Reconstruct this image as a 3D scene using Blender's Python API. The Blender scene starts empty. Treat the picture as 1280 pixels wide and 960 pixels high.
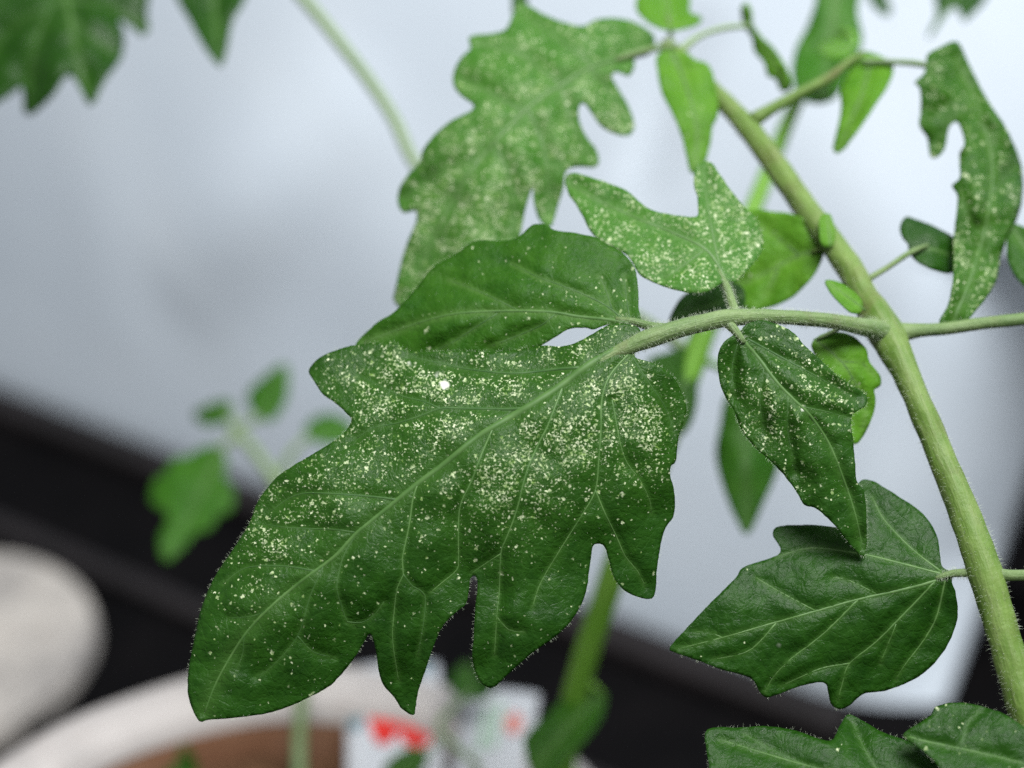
import bpy, bmesh, math, random
import numpy as np
from mathutils import Vector, noise
from mathutils.geometry import delaunay_2d_cdt

rng = random.Random(7)
SC = bpy.context.scene
COL = SC.collection

# ------------------------------------------------------------------ camera, world, lamps, exposure
FPX = 1778.0                      # focal length in photo pixels (50 mm on a 36 mm sensor)
CAM = Vector((0.0, 0.0, 0.44))
PITCH = math.radians(30.0)
cam = bpy.data.cameras.new('camera')
cam.lens = 50.0
cam.sensor_width = 36.0
cam.clip_start = 0.005
cam.clip_end = 50.0
cam.dof.use_dof = True
cam.dof.focus_distance = 0.2205
cam.dof.aperture_fstop = 6.8
camo = bpy.data.objects.new('camera', cam)
camo.location = CAM
camo.rotation_euler = (math.radians(90.0) - PITCH, 0, 0)
COL.objects.link(camo)
SC.camera = camo

world = bpy.data.worlds.new('World')
SC.world = world
world.use_nodes = True
bg = world.node_tree.nodes['Background']
bg.inputs['Color'].default_value = (0.97, 0.985, 1.0, 1)
bg.inputs['Strength'].default_value = 0.34

def area_lamp(name, loc, target, size, power, color):
    l = bpy.data.lights.new(name, 'AREA')
    l.shape = 'RECTANGLE'
    l.size, l.size_y = size
    l.energy = power
    l.color = color
    o = bpy.data.objects.new(name, l)
    o.location = loc
    o.rotation_euler = (Vector(target) - Vector(loc)).to_track_quat('-Z', 'Y').to_euler()
    COL.objects.link(o)
    return o

area_lamp('grow_lamp', (0.16, 0.08, 1.00), (0.08, 0.36, 0.15), (0.46, 0.34), 11.0, (1.0, 0.995, 0.98))

SC.view_settings.view_transform = 'Standard'
SC.view_settings.look = 'None'
SC.view_settings.exposure = 0.50
SC.view_settings.gamma = 1.0
SC.view_settings.use_curve_mapping = False
SC.cycles.use_denoising = False
SC.cycles.max_bounces = 8

# ------------------------------------------------------------------ helpers
CP, SP = math.cos(PITCH), math.sin(PITCH)
def P(px, py, d):
    """a point seen at photo pixel (px,py), d metres in front of the camera"""
    x = (float(px) - 640.0) / FPX
    y = -(float(py) - 480.0) / FPX
    return CAM + float(d) * Vector((x, CP + SP * y, -SP + CP * y))

def on_plane(px, py, z):
    v = P(px, py, 1.0) - CAM
    return CAM + v * ((z - CAM.z) / v.z)

def tag(o, label=None, cat=None, group=None, kind=None):
    if label: o['label'] = label
    if cat: o['category'] = cat
    if group: o['group'] = group
    if kind: o['kind'] = kind
    return o

def empty(name, loc):
    o = bpy.data.objects.new(name, None)
    o.empty_display_size = 0.01
    o.location = loc
    COL.objects.link(o)
    return o

def mesh_obj(name, verts, faces, mats, parent=None, smooth=True):
    me = bpy.data.meshes.new(name)
    off = parent_loc(parent)
    me.from_pydata([Vector(v) - off for v in verts], [], faces)
    if not isinstance(mats, (list, tuple)): mats = [mats]
    for m in mats: me.materials.append(m)
    if smooth:
        me.polygons.foreach_set('use_smooth', [True] * len(me.polygons))
    me.update()
    o = bpy.data.objects.new(name, me)
    COL.objects.link(o)
    if parent is not None:
        o.parent = parent
    return o

def parent_loc(p):
    v = Vector((0, 0, 0))
    while p is not None:
        v = v + p.location
        p = p.parent
    return v

def catmull(pts, closed=False, step=4.0, dims=2):
    """resampled Catmull-Rom through pts (any number of components)"""
    A = np.array(pts, float)
    n = len(A)
    out = []
    segs = n if closed else n - 1
    for i in range(segs):
        if closed:
            p0, p1, p2, p3 = A[(i-1) % n], A[i], A[(i+1) % n], A[(i+2) % n]
        else:
            p1, p2 = A[i], A[i+1]
            p0 = A[i-1] if i > 0 else 2*p1 - p2
            p3 = A[i+2] if i + 2 < n else 2*p2 - p1
        L = np.linalg.norm((p2 - p1)[:dims])
        k = max(1, int(round(L / step)))
        for j in range(k):
            t = j / k
            out.append(0.5*((2*p1) + (-p0+p2)*t + (2*p0-5*p1+4*p2-p3)*t*t + (-p0+3*p1-3*p2+p3)*t**3))
    if not closed:
        out.append(A[-1])
    return np.array(out)

def tps(ctrl):
    """smooth depth field through control points (x, y, d); falls back to a plane"""
    C = np.array(ctrl, float)
    X, d = C[:, :2] / 100.0, C[:, 2]
    n = len(C)
    if n == 1:
        return lambda q: np.full(len(q), d[0])
    if n == 2:
        v = X[1]-X[0]; L = float(v @ v)
        return lambda q: d[0] + (d[1]-d[0]) * ((q/100.0 - X[0]) @ v) / L
    def phi(r2):
        return 0.5 * r2 * np.log(r2 + 1e-9)
    K = phi(((X[:, None] - X[None])**2).sum(-1)) + np.eye(n) * 0.02
    Q = np.c_[np.ones(n), X]
    M = np.block([[K, Q], [Q.T, np.zeros((3, 3))]])
    w = np.linalg.lstsq(M, np.r_[d, 0, 0, 0], rcond=None)[0]
    def f(q):
        q = q / 100.0
        K = phi(((q[:, None] - X[None])**2).sum(-1))
        return K @ w[:n] + np.c_[np.ones(len(q)), q] @ w[n:]
    return f

def seg_dist(q, line):
    """distance from points q to a polyline"""
    best = np.full(len(q), 1e9)
    for a, b in zip(line[:-1], line[1:]):
        v = b - a
        L = max(float(v @ v), 1e-9)
        t = np.clip(((q - a) @ v) / L, 0, 1)
        e = q - a - t[:, None] * v
        best = np.minimum(best, np.sqrt((e**2).sum(1)))
    return best

def inside(q, poly):
    x, y = q[:, 0], q[:, 1]
    r = np.zeros(len(q), bool)
    n = len(poly)
    for i in range(n):
        x1, y1 = poly[i]; x2, y2 = poly[(i+1) % n]
        if y1 == y2: continue
        c = ((y1 > y) != (y2 > y)) & (x < (x2-x1)*(y-y1)/(y2-y1)+x1)
        r ^= c
    return r

def vnoise(q, scale, seed):
    return np.array([noise.noise((p[0]/scale, p[1]/scale, seed)) for p in q])

# ------------------------------------------------------------------ materials
def new_mat(name):
    m = bpy.data.materials.new(name)
    m.use_nodes = True
    nt = m.node_tree
    for n in list(nt.nodes): nt.nodes.remove(n)
    out = nt.nodes.new('ShaderNodeOutputMaterial')
    return m, nt, out

def N(nt, t, **kw):
    n = nt.nodes.new(t)
    for k, v in kw.items():
        if k.startswith('_'):
            setattr(n, k[1:], v)
        else:
            n.inputs[k.replace('__', ' ')].default_value = v
    return n

def math_node(nt, op, a, b=None, clamp=False):
    n = nt.nodes.new('ShaderNodeMath'); n.operation = op; n.use_clamp = clamp
    for i, v in enumerate((a, b)):
        if v is None: continue
        if isinstance(v, (int, float)): n.inputs[i].default_value = v
        else: nt.links.new(v, n.inputs[i])
    return n.outputs[0]

def mixc(nt, fac, a, b):
    n = nt.nodes.new('ShaderNodeMix'); n.data_type = 'RGBA'
    for sock, v in ((n.inputs[0], fac), (n.inputs[6], a), (n.inputs[7], b)):
        if isinstance(v, (int, float)): sock.default_value = v
        elif isinstance(v, tuple): sock.default_value = (*v, 1.0) if len(v) == 3 else v
        else: nt.links.new(v, sock)
    return n.outputs[2]

def maprange(nt, v, a, b, c=0.0, d=1.0, smooth=False):
    n = nt.nodes.new('ShaderNodeMapRange')
    n.interpolation_type = 'SMOOTHSTEP' if smooth else 'LINEAR'
    nt.links.new(v, n.inputs[0])
    for i, x in enumerate((a, b, c, d)):
        if isinstance(x, (int, float)): n.inputs[i+1].default_value = x
        else: nt.links.new(x, n.inputs[i+1])
    return n.outputs[0]

def leaf_material(name, dark, light, vein, trans, transcol, rough=(0.36, 0.54), spec=0.13, tintcol=(0.036, 0.105, 0.010)):
    m, nt, out = new_mat(name)
    L = nt.links.new
    uv = N(nt, 'ShaderNodeUVMap', _uv_map='UVMap').outputs[0]
    dens = N(nt, 'ShaderNodeAttribute', _attribute_name='stipple').outputs['Fac']
    veina = N(nt, 'ShaderNodeAttribute', _attribute_name='vein').outputs['Fac']
    blot = N(nt, 'ShaderNodeAttribute', _attribute_name='blotch').outputs['Fac']
    # broad colour variation of the blade
    n1 = N(nt, 'ShaderNodeTexNoise', Scale=2.6, Detail=5.0, Roughness=0.6); L(uv, n1.inputs['Vector'])
    n2 = N(nt, 'ShaderNodeTexNoise', Scale=11.0, Detail=4.0, Roughness=0.65); L(uv, n2.inputs['Vector'])
    f = math_node(nt, 'ADD', math_node(nt, 'MULTIPLY', n1.outputs[0], 0.6), math_node(nt, 'MULTIPLY', n2.outputs[0], 0.4))
    f = maprange(nt, f, 0.36, 0.66)
    col = mixc(nt, f, dark, light)
    # fine net of veinlets
    vor = N(nt, 'ShaderNodeTexVoronoi', _feature='DISTANCE_TO_EDGE', Scale=7.0, Randomness=1.0)
    wn = N(nt, 'ShaderNodeTexNoise', Scale=5.0, Detail=2.0); L(uv, wn.inputs['Vector'])
    wv = nt.nodes.new('ShaderNodeVectorMath'); wv.operation = 'MULTIPLY_ADD'
    L(wn.outputs['Color'], wv.inputs[0]); wv.inputs[1].default_value = (0.12, 0.12, 0); L(uv, wv.inputs[2])
    L(wv.outputs[0], vor.inputs['Vector'])
    net = maprange(nt, vor.outputs['Distance'], 0.0, 0.07, 1.0, 0.0)
    col = mixc(nt, math_node(nt, 'MULTIPLY', net, 0.06), col, vein)
    col = mixc(nt, math_node(nt, 'MULTIPLY', veina, 0.55), col, vein)
    # feeding marks: small pale flecks in loose clusters
    clus = N(nt, 'ShaderNodeTexNoise', Scale=3.4, Detail=3.0, Roughness=0.6); L(uv, clus.inputs['Vector'])
    cl = maprange(nt, clus.outputs[0], 0.36, 0.66, 0.62, 1.28)
    d2 = math_node(nt, 'MULTIPLY', dens, cl)
    masks = []; rnds = []
    for i, (sc, rad, k, w) in enumerate(((13.0, 0.36, 0.60, 0.60), (24.0, 0.40, 0.60, 0.60), (8.0, 0.28, 0.10, 0.70))):
        nz = N(nt, 'ShaderNodeTexNoise', Scale=sc*1.4, Detail=3.0); L(uv, nz.inputs['Vector'])
        va = nt.nodes.new('ShaderNodeVectorMath'); va.operation = 'MULTIPLY_ADD'
        L(nz.outputs['Color'], va.inputs[0]); va.inputs[1].default_value = (w*1.9/sc, w*1.9/sc, 0); L(uv, va.inputs[2])
        vo = N(nt, 'ShaderNodeTexVoronoi', _voronoi_dimensions='3D', Scale=sc, Randomness=1.0)
        ad = nt.nodes.new('ShaderNodeVectorMath'); ad.operation = 'ADD'
        L(va.outputs[0], ad.inputs[0]); ad.inputs[1].default_value = (3.1*i, 1.7*i, 0.0)
        mp = nt.nodes.new('ShaderNodeVectorMath'); mp.operation = 'MULTIPLY'
        L(ad.outputs[0], mp.inputs[0]); mp.inputs[1].default_value = (1, 1, 0)
        L(mp.outputs[0], vo.inputs['Vector'])
        sep = nt.nodes.new('ShaderNodeSeparateColor'); L(vo.outputs['Color'], sep.inputs[0])
        present = math_node(nt, 'LESS_THAN', sep.outputs[0], math_node(nt, 'MULTIPLY', d2, k))
        r = math_node(nt, 'MULTIPLY', math_node(nt, 'ADD', math_node(nt, 'MULTIPLY', sep.outputs[1], 0.75), 0.25), rad)
        body = maprange(nt, math_node(nt, 'SUBTRACT', r, vo.outputs['Distance']), -0.01, 0.10)
        masks.append(math_node(nt, 'MULTIPLY', present, body)); rnds.append(sep.outputs[2])
    mask = math_node(nt, 'MAXIMUM', math_node(nt, 'MAXIMUM', masks[0], masks[1]), math_node(nt, 'MULTIPLY', masks[2], 0.8))
    nf = N(nt, 'ShaderNodeTexNoise', Scale=28.0, Detail=3.0, Roughness=0.62); L(uv, nf.inputs['Vector'])
    thr = math_node(nt, 'SUBTRACT', 0.80, math_node(nt, 'MULTIPLY', math_node(nt, 'MINIMUM', d2, 1.35), 0.222))
    nm = maprange(nt, nf.outputs[0], thr, math_node(nt, 'ADD', thr, 0.085))
    mask = math_node(nt, 'MAXIMUM', math_node(nt, 'MULTIPLY', mask, 0.9), nm)
    nc = N(nt, 'ShaderNodeTexNoise', Scale=9.0, Detail=3.0, Roughness=0.7); L(uv, nc.inputs['Vector'])
    tint = math_node(nt, 'MULTIPLY', math_node(nt, 'MINIMUM', d2, 1.3), math_node(nt, 'MULTIPLY', n2.outputs[0], 0.42))
    col = mixc(nt, tint, col, tintcol)
    sc1 = mixc(nt, maprange(nt, nc.outputs[0], 0.34, 0.66), (0.14, 0.25, 0.045), (0.63, 0.68, 0.48))
    hole = math_node(nt, 'MULTIPLY', mask, math_node(nt, 'ADD', math_node(nt, 'MULTIPLY', rnds[1], 0.6), 0.36))
    col = mixc(nt, hole, col, sc1)
    col = mixc(nt, blot, col, (0.66, 0.68, 0.60))
    bs = N(nt, 'ShaderNodeBsdfPrincipled')
    L(col, bs.inputs['Base Color'])
    bs.inputs['Specular IOR Level'].default_value = spec
    rg = maprange(nt, n2.outputs[0], 0.3, 0.7, rough[0], rough[1])
    L(rg, bs.inputs['Roughness'])
    # fine relief
    bn = N(nt, 'ShaderNodeTexNoise', Scale=12.0, Detail=6.0, Roughness=0.6); L(uv, bn.inputs['Vector'])
    hgt = math_node(nt, 'ADD', math_node(nt, 'ADD', bn.outputs[0], math_node(nt, 'MULTIPLY', nf.outputs[0], 0.12)), math_node(nt, 'MULTIPLY', net, -0.12))
    hgt = math_node(nt, 'ADD', hgt, math_node(nt, 'MULTIPLY', mask, -0.12))
    bp = N(nt, 'ShaderNodeBump', Strength=0.5, Distance=0.0006); L(hgt, bp.inputs['Height'])
    L(bp.outputs[0], bs.inputs['Normal'])
    tr = N(nt, 'ShaderNodeBsdfTranslucent')
    tc = mixc(nt, hole, transcol, (0.55, 0.6, 0.25)); L(tc, tr.inputs['Color'])
    ms = nt.nodes.new('ShaderNodeMixShader'); ms.inputs[0].default_value = trans
    L(bs.outputs[0], ms.inputs[1]); L(tr.outputs[0], ms.inputs[2])
    L(ms.outputs[0], out.inputs['Surface'])
    return m

def simple_mat(name, base, rough=0.5, spec=0.5, var=None, vscale=40.0, bump=0.0, bscale=200.0, bdist=0.0005, trans=0.0, detail=4.0, ramp=(0.35, 0.68), third=None, streak=None):
    m, nt, out = new_mat(name)
    L = nt.links.new
    tc = N(nt, 'ShaderNodeTexCoord').outputs['Object']
    bs = N(nt, 'ShaderNodeBsdfPrincipled', Roughness=rough)
    bs.inputs['Specular IOR Level'].default_value = spec
    if var:
        n = N(nt, 'ShaderNodeTexNoise', Scale=vscale, Detail=detail, Roughness=0.6); L(tc, n.inputs['Vector'])
        c = mixc(nt, maprange(nt, n.outputs[0], ramp[0], ramp[1]), base, var)
        if third:
            n3 = N(nt, 'ShaderNodeTexNoise', Scale=vscale*0.7, Detail=3.0, Roughness=0.6); n3.inputs['Distortion'].default_value = 0.6; L(tc, n3.inputs['Vector'])
            c = mixc(nt, maprange(nt, n3.outputs[0], 0.54, 0.72, 0.0, 0.7), c, third)
        if streak:
            al = N(nt, 'ShaderNodeAttribute', _attribute_name='along').outputs['Vector']
            n4 = N(nt, 'ShaderNodeTexNoise', Scale=1.0, Detail=4.0, Roughness=0.65); L(al, n4.inputs['Vector'])
            c = mixc(nt, maprange(nt, n4.outputs[0], 0.42, 0.66, 0.0, 0.5), c, streak)
        L(c, bs.inputs['Base Color'])
    else:
        bs.inputs['Base Color'].default_value = (*base, 1)
    if bump:
        n = N(nt, 'ShaderNodeTexNoise', Scale=bscale, Detail=5.0, Roughness=0.6); L(tc, n.inputs['Vector'])
        hh = n.outputs[0]
        if streak: hh = math_node(nt, 'ADD', hh, math_node(nt, 'MULTIPLY', n4.outputs[0], 1.2))
        b = N(nt, 'ShaderNodeBump', Strength=bump, Distance=bdist); L(hh, b.inputs['Height'])
        L(b.outputs[0], bs.inputs['Normal'])
    if trans:
        tr = N(nt, 'ShaderNodeBsdfTranslucent'); tr.inputs['Color'].default_value = (*base, 1)
        ms = nt.nodes.new('ShaderNodeMixShader'); ms.inputs[0].default_value = trans
        L(bs.outputs[0], ms.inputs[1]); L(tr.outputs[0], ms.inputs[2]); L(ms.outputs[0], out.inputs['Surface'])
    else:
        L(bs.outputs[0], out.inputs['Surface'])
    return m

M = {}
M['leaf'] = leaf_material('leaf_mature', (0.0046, 0.0280, 0.0010), (0.0112, 0.0505, 0.0020), (0.034, 0.088, 0.014), 0.16, (0.10, 0.32, 0.03), rough=(0.30, 0.48), spec=0.16)
M['leaf_mid'] = leaf_material('leaf_mid', (0.0115, 0.054, 0.0025), (0.026, 0.087, 0.005), (0.07, 0.145, 0.032), 0.28, (0.14, 0.42, 0.04))
M['leaf_pale'] = leaf_material('leaf_pale', (0.020, 0.090, 0.005), (0.042, 0.132, 0.011), (0.10, 0.19, 0.06), 0.32, (0.16, 0.46, 0.04), tintcol=(0.085, 0.185, 0.05))
M['leaf_young'] = leaf_material('leaf_young', (0.050, 0.150, 0.008), (0.088, 0.215, 0.016), (0.14, 0.26, 0.06), 0.36, (0.22, 0.55, 0.05))
M['under'] = simple_mat('leaf_underside', (0.09, 0.19, 0.07), 0.6, 0.3, (0.12, 0.24, 0.09), 300.0, trans=0.25)
M['vein'] = simple_mat('vein_green', (0.019, 0.062, 0.011), 0.55, 0.25, (0.038, 0.090, 0.021), 500.0, trans=0.1)
M['vein_pale'] = simple_mat('vein_pale', (0.044, 0.105, 0.024), 0.5, 0.3, (0.070, 0.14, 0.038), 500.0, trans=0.1)
M['midrib'] = simple_mat('midrib_green', (0.036, 0.092, 0.018), 0.55, 0.25, (0.060, 0.125, 0.032), 400.0, trans=0.1)
M['stem'] = simple_mat('stem_green', (0.054, 0.108, 0.014), 0.5, 0.2, (0.100, 0.160, 0.036), 120.0, 0.5, 700.0, 0.0004, third=(0.075, 0.070, 0.026), streak=(0.13, 0.165, 0.065))
M['petiole'] = simple_mat('petiole_green', (0.055, 0.105, 0.028), 0.52, 0.25, (0.10, 0.155, 0.054), 160.0, 0.5, 900.0, 0.0004, third=(0.07, 0.082, 0.028), streak=(0.15, 0.20, 0.095))
M['stem_back'] = simple_mat('stem_bright_green', (0.095, 0.235, 0.02), 0.5, 0.25, (0.125, 0.27, 0.034), 60.0)
M['stem_pale'] = simple_mat('stem_pale_green', (0.105, 0.165, 0.07), 0.5, 0.3, (0.145, 0.21, 0.10), 60.0)
M['hair'] = simple_mat('plant_hair', (0.62, 0.70, 0.55), 0.35, 0.5, trans=0.4)

# ------------------------------------------------------------------ plant builders
def tube(name, pts, mat, parent, sides=14, step=6.0, wob=0.03, world_pts=False, tip=False):
    """pts: (px, py, depth, width_px) or world (x,y,z,radius)"""
    if world_pts:
        A = catmull(pts, step=step, dims=3)
        C = [Vector([float(x) for x in a[:3]]) for a in A]; R = [float(a[3]) for a in A]
    else:
        A = catmull(pts, step=step)
        C = [P(a[0], a[1], a[2]) for a in A]; R = [float(max(a[3], 0.4)*0.5*a[2]/FPX) for a in A]
    verts, faces = [], []
    t = (C[1]-C[0]).normalized()
    up = Vector((0.13, -0.6, 0.8)); nrm = (up - t*up.dot(t)).normalized()
    rings = []; along = []; run = 0.0
    sd = rng.uniform(0, 50)
    for i, c in enumerate(C):
        t = ((C[min(i+1, len(C)-1)] - C[max(i-1, 0)])).normalized()
        nrm = (nrm - t*nrm.dot(t)).normalized()
        b = t.cross(nrm)
        for k in range(sides):
            a = 2*math.pi*k/sides
            r = R[i]*(1 + wob*noise.noise((i*0.23, math.cos(a)*1.2+sd, math.sin(a)*1.2))*2 + wob*0.5*math.cos(4*a))
            verts.append(c + (nrm*math.cos(a) + b*math.sin(a))*r)
            along += [2.6*math.cos(a)+sd, 2.6*math.sin(a), run*140.0]
        if i + 1 < len(C): run += (C[i+1]-c).length
        rings.append((c, t, nrm.copy(), b.copy(), R[i]))
    for i in range(len(C)-1):
        for k in range(sides):
            k2 = (k+1) % sides
            faces.append((i*sides+k, i*sides+k2, (i+1)*sides+k2, (i+1)*sides+k))
    verts.append(C[0] - (C[1]-C[0]).normalized()*R[0]*0.5); verts.append(C[-1] + (C[-1]-C[-2]).normalized()*R[-1]*0.5)
    n = len(verts); m = (len(C)-1)*sides
    for k in range(sides):
        faces.append((k, n-2, (k+1) % sides)); faces.append((m+k, m+(k+1) % sides, n-1))
    o = mesh_obj(name, verts, faces, mat, parent)
    at = o.data.attributes.new('along', 'FLOAT_VECTOR', 'POINT')
    at.data.foreach_set('vector', np.array(along + along[:3] + along[-3:], np.float32))
    return o, rings

def hair_mesh(parent, roots, mat):
    """roots: list of (base, direction, length, radius)"""
    verts, faces = [], []
    for b, d, L, r in roots:
        d = d.normalized()
        u = d.orthogonal().normalized(); w = d.cross(u)
        i = len(verts)
        bend = Vector((rng.uniform(-1, 1), rng.uniform(-1, 1), rng.uniform(-1.2, 0.6)))*L*0.22
        mid = b + d*L*0.55 + bend*0.3
        tip = b + d*L + bend
        for q, rr in ((b, r), (mid, r*0.7)):
            for k in range(3):
                a = 2*math.pi*k/3
                verts.append(q + (u*math.cos(a)+w*math.sin(a))*rr)
        verts.append(tip)
        for k in range(3):
            k2 = (k+1) % 3
            faces.append((i+k, i+k2, i+3+k2, i+3+k)); faces.append((i+3+k, i+3+k2, i+6))
    o = mesh_obj('hairs', verts, faces, mat, parent)
    o['kind'] = 'stuff'
    return o

def stem_hairs(parent, rings, n, length=(0.0004, 0.0011), rad=0.000015):
    roots = []
    for _ in range(n):
        i = rng.randrange(len(rings)-1); f = rng.random()
        c0, t, nr, b, r0 = rings[i]; c1, _, _, _, r1 = rings[i+1]
        a = rng.uniform(0, 2*math.pi)
        rad_dir = nr*math.cos(a) + b*math.sin(a)
        base = c0.lerp(c1, f) + rad_dir*(r0 + (r1-r0)*f)*0.96
        d = rad_dir + t*rng.uniform(-0.35, 0.35) + Vector((rng.uniform(-.3, .3), rng.uniform(-.3, .3), rng.uniform(-.3, .3)))
        roots.append((base, d, rng.uniform(*length), rad))
    return hair_mesh(parent, roots, M['hair'])

def leaflet(parent, outline, ctrl, mat, grid=8.0, veins=(), crease=0.0006, sigma=10.0, quilt=0.0, dens=0.0, blobs=(), blotches=(),
            bump=0.0004, bscale=45.0, thick=0.00022, hole=None, margin_hairs=0, edge_noise=0.6, vein_mat='vein', label=None, under=None,
            fold=0.0, cup=0.0):
    """veins: list of (points, width_start, width_end, name). First one is the midrib."""
    seed = rng.uniform(0, 100)
    O = catmull(outline, closed=True, step=max(3.0, grid*0.8))
    if edge_noise:
        T = np.roll(O, -1, 0) - np.roll(O, 1, 0)
        nn = np.c_[-T[:, 1], T[:, 0]] / (np.linalg.norm(T, axis=1)[:, None] + 1e-6)
        O = O + nn * (edge_noise * np.array([noise.noise((i*0.31, seed, 0)) + 0.6*noise.noise((i*0.9, seed, 4)) for i in range(len(O))]))[:, None]
    lo, hi = O.min(0), O.max(0)
    pts = []
    row = 0
    y = lo[1]
    while y < hi[1]:
        x = lo[0] + (grid/2 if row % 2 else 0)
        while x < hi[0]:
            pts.append((x + rng.uniform(-.18, .18)*grid, y + rng.uniform(-.18, .18)*grid))
            x += grid
        y += grid*0.866; row += 1
    G = np.array(pts)
    closed = np.vstack([O, O[:1]])
    G = G[inside(G, O)]
    G = G[seg_dist(G, closed) > grid*0.5]
    loops = [list(range(len(O)))]
    V = [tuple(p) for p in O]
    if hole is not None:
        H = catmull(hole, closed=True, step=grid*0.7)
        G = G[~inside(G, H)]
        G = G[seg_dist(G, np.vstack([H, H[:1]])) > grid*0.4]
        loops.append(list(range(len(V), len(V)+len(H))))
        V += [tuple(p) for p in H]
    V += [tuple(p) for p in G]
    edges = []
    for lp in loops:
        edges += [(lp[i], lp[(i+1) % len(lp)]) for i in range(len(lp))]
    rv, re, rf, *_ = delaunay_2d_cdt([Vector(v) for v in V], edges, [], 4 if hole is not None else 1, 1e-4)
    Q = np.array([tuple(v) for v in rv])
    field = tps(ctrl)
    vl = [catmull(v[0], step=9.0) for v in veins]
    wid = [v[1] for v in veins]
    def depth(q):
        d = field(q)
        if vl:
            dm = seg_dist(q, vl[0])
            d = d + fold*dm + cup*dm*dm
            dist = np.full(len(q), 1e9)
            for ln in vl: dist = np.minimum(dist, seg_dist(q, ln))
            d = d + crease*np.exp(-(dist/sigma)**2) - quilt*(1-np.exp(-(dist/(sigma*3.2))**2))
        if bump:
            d = d + bump*(vnoise(q, bscale, seed) + 0.55*vnoise(q, bscale*0.42, seed+9))
        return d
    D = depth(Q)
    W = [P(q[0], q[1], d) for q, d in zip(Q, D)]
    # normals towards the camera side
    nv = len(W)
    acc = [Vector((0, 0, 0)) for _ in range(nv)]
    tri = []
    for f in rf:
        f = list(f)
        a, b, c = W[f[0]], W[f[1]], W[f[2]]
        n = (b-a).cross(c-a)
        if n.dot(CAM - a) < 0:
            f.reverse(); n = -n
        tri.append(tuple(f))
        for i in f: acc[i] += n
    nrm = [n.normalized() if n.length > 0 else Vector((0, -1, 0)) for n in acc]
    cnt = {}
    for f in tri:
        for i in range(len(f)):
            e = (f[i], f[(i+1) % len(f)])
            cnt[e] = 1
    rim = [e for e in cnt if (e[1], e[0]) not in cnt]
    verts = W + [w - n*thick for w, n in zip(W, nrm)]
    faces = tri + [tuple(i+nv for i in reversed(f)) for f in tri] + [(e[1], e[0], e[0]+nv, e[1]+nv) for e in rim]
    o = mesh_obj('leaflet', verts, faces, [M[mat], M['under'] if under is None else under], parent)
    me = o.data
    mi = [0]*len(tri) + [1]*len(tri) + [0]*len(rim)
    me.polygons.foreach_set('material_index', mi)
    uvl = me.uv_layers.new(name='UVMap')
    li = np.empty(len(me.loops), int); me.loops.foreach_get('vertex_index', li)
    Q2 = np.vstack([Q, Q]) / 100.0 + np.array([seed % 13, seed % 7])
    uvl.data.foreach_set('uv', Q2[li].ravel())
    den = np.full(nv, float(dens))
    for (bx, by, br, ba) in blobs:
        den += ba*np.exp(-((Q[:, 0]-bx)**2 + (Q[:, 1]-by)**2)/(br*br))
    vein = np.zeros(nv); blo = np.zeros(nv)
    for ln, w in zip(vl, wid):
        dd = seg_dist(Q, ln)
        vein = np.maximum(vein, np.exp(-(dd/max(3.0, w*0.8))**2))
    den = np.clip(den, 0, 1.5)*(1 - 0.8*vein)
    for (bx, by, br) in blotches:
        r = np.sqrt((Q[:, 0]-bx)**2 + (Q[:, 1]-by)**2) + 2.0*vnoise(Q, 4.0, 3.0)
        blo = np.maximum(blo, np.clip((br - r)/2.0, 0, 1))
    for nm, arr in (('stipple', den), ('vein', vein), ('blotch', blo)):
        at = me.attributes.new(nm, 'FLOAT', 'POINT')
        at.data.foreach_set('value', np.r_[arr, arr].astype(np.float32))
    for ln, v in zip(vl, veins):
        k = len(ln)
        dd = depth(ln)
        ws = np.linspace(v[1], v[2], k)
        r = ws*0.5*dd/FPX
        pts4 = [(q[0], q[1], d + rr*0.62, w) for q, d, rr, w in zip(ln, dd, r, ws)]
        tube(v[3], pts4, M[v[4] if len(v) > 4 else ('midrib' if v[3] == 'midrib' and vein_mat == 'vein' else vein_mat)], o, sides=8, step=6.0, wob=0.05)
    if margin_hairs:
        roots = []
        ol = len(O)
        ii = np.array([rng.randrange(ol) for _ in range(margin_hairs)])
        q0 = O[ii]; t = O[(ii+1) % ol] - q0
        nn = np.c_[t[:, 1], -t[:, 0]] / (np.linalg.norm(t, axis=1)[:, None] + 1e-6)
        nn = np.where(inside(q0 + nn*3, O)[:, None], -nn, nn)
        q = q0 + t*np.array([rng.random() for _ in ii])[:, None]
        dq = depth(q)
        for k in range(len(ii)):
            a = P(q[k, 0], q[k, 1], dq[k])
            d = P(q[k, 0] + nn[k, 0]*8 + rng.uniform(-4, 4), q[k, 1] + nn[k, 1]*8 + rng.uniform(-4, 4), dq[k] - rng.uniform(-0.0006, 0.0010)) - a
            roots.append((a, d, rng.uniform(0.00025, 0.0007), 0.000011))
        # short hairs standing on the blade
        for _ in range(margin_hairs // 2):
            i = rng.randrange(len(W))
            roots.append((W[i], nrm[i] + Vector((rng.uniform(-.6, .6), rng.uniform(-.6, .6), rng.uniform(-.6, .6))), rng.uniform(0.0002, 0.0005), 0.000010))
        hair_mesh(o, roots, M['hair'])
    if label: o['label'] = label
    return o
# ------------------------------------------------------------------ the setting: sheet wall, dark panel, tray
W0 = on_plane(600, 738, 0.0)
UD = Vector((0.857, -0.515, 0.0)); ND = Vector((-0.515, -0.857, 0.0))
def wp(u, n, z): return W0 + UD*u + ND*n + Vector((0, 0, z))
def wall_uv(px, py):
    """u, z of the photo point on the sheet plane"""
    v = P(px, py, 1.0) - CAM
    t = (W0 - CAM).dot(ND) / v.dot(ND)
    q = CAM + v*t - W0
    return q.dot(UD), q.z

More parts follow.
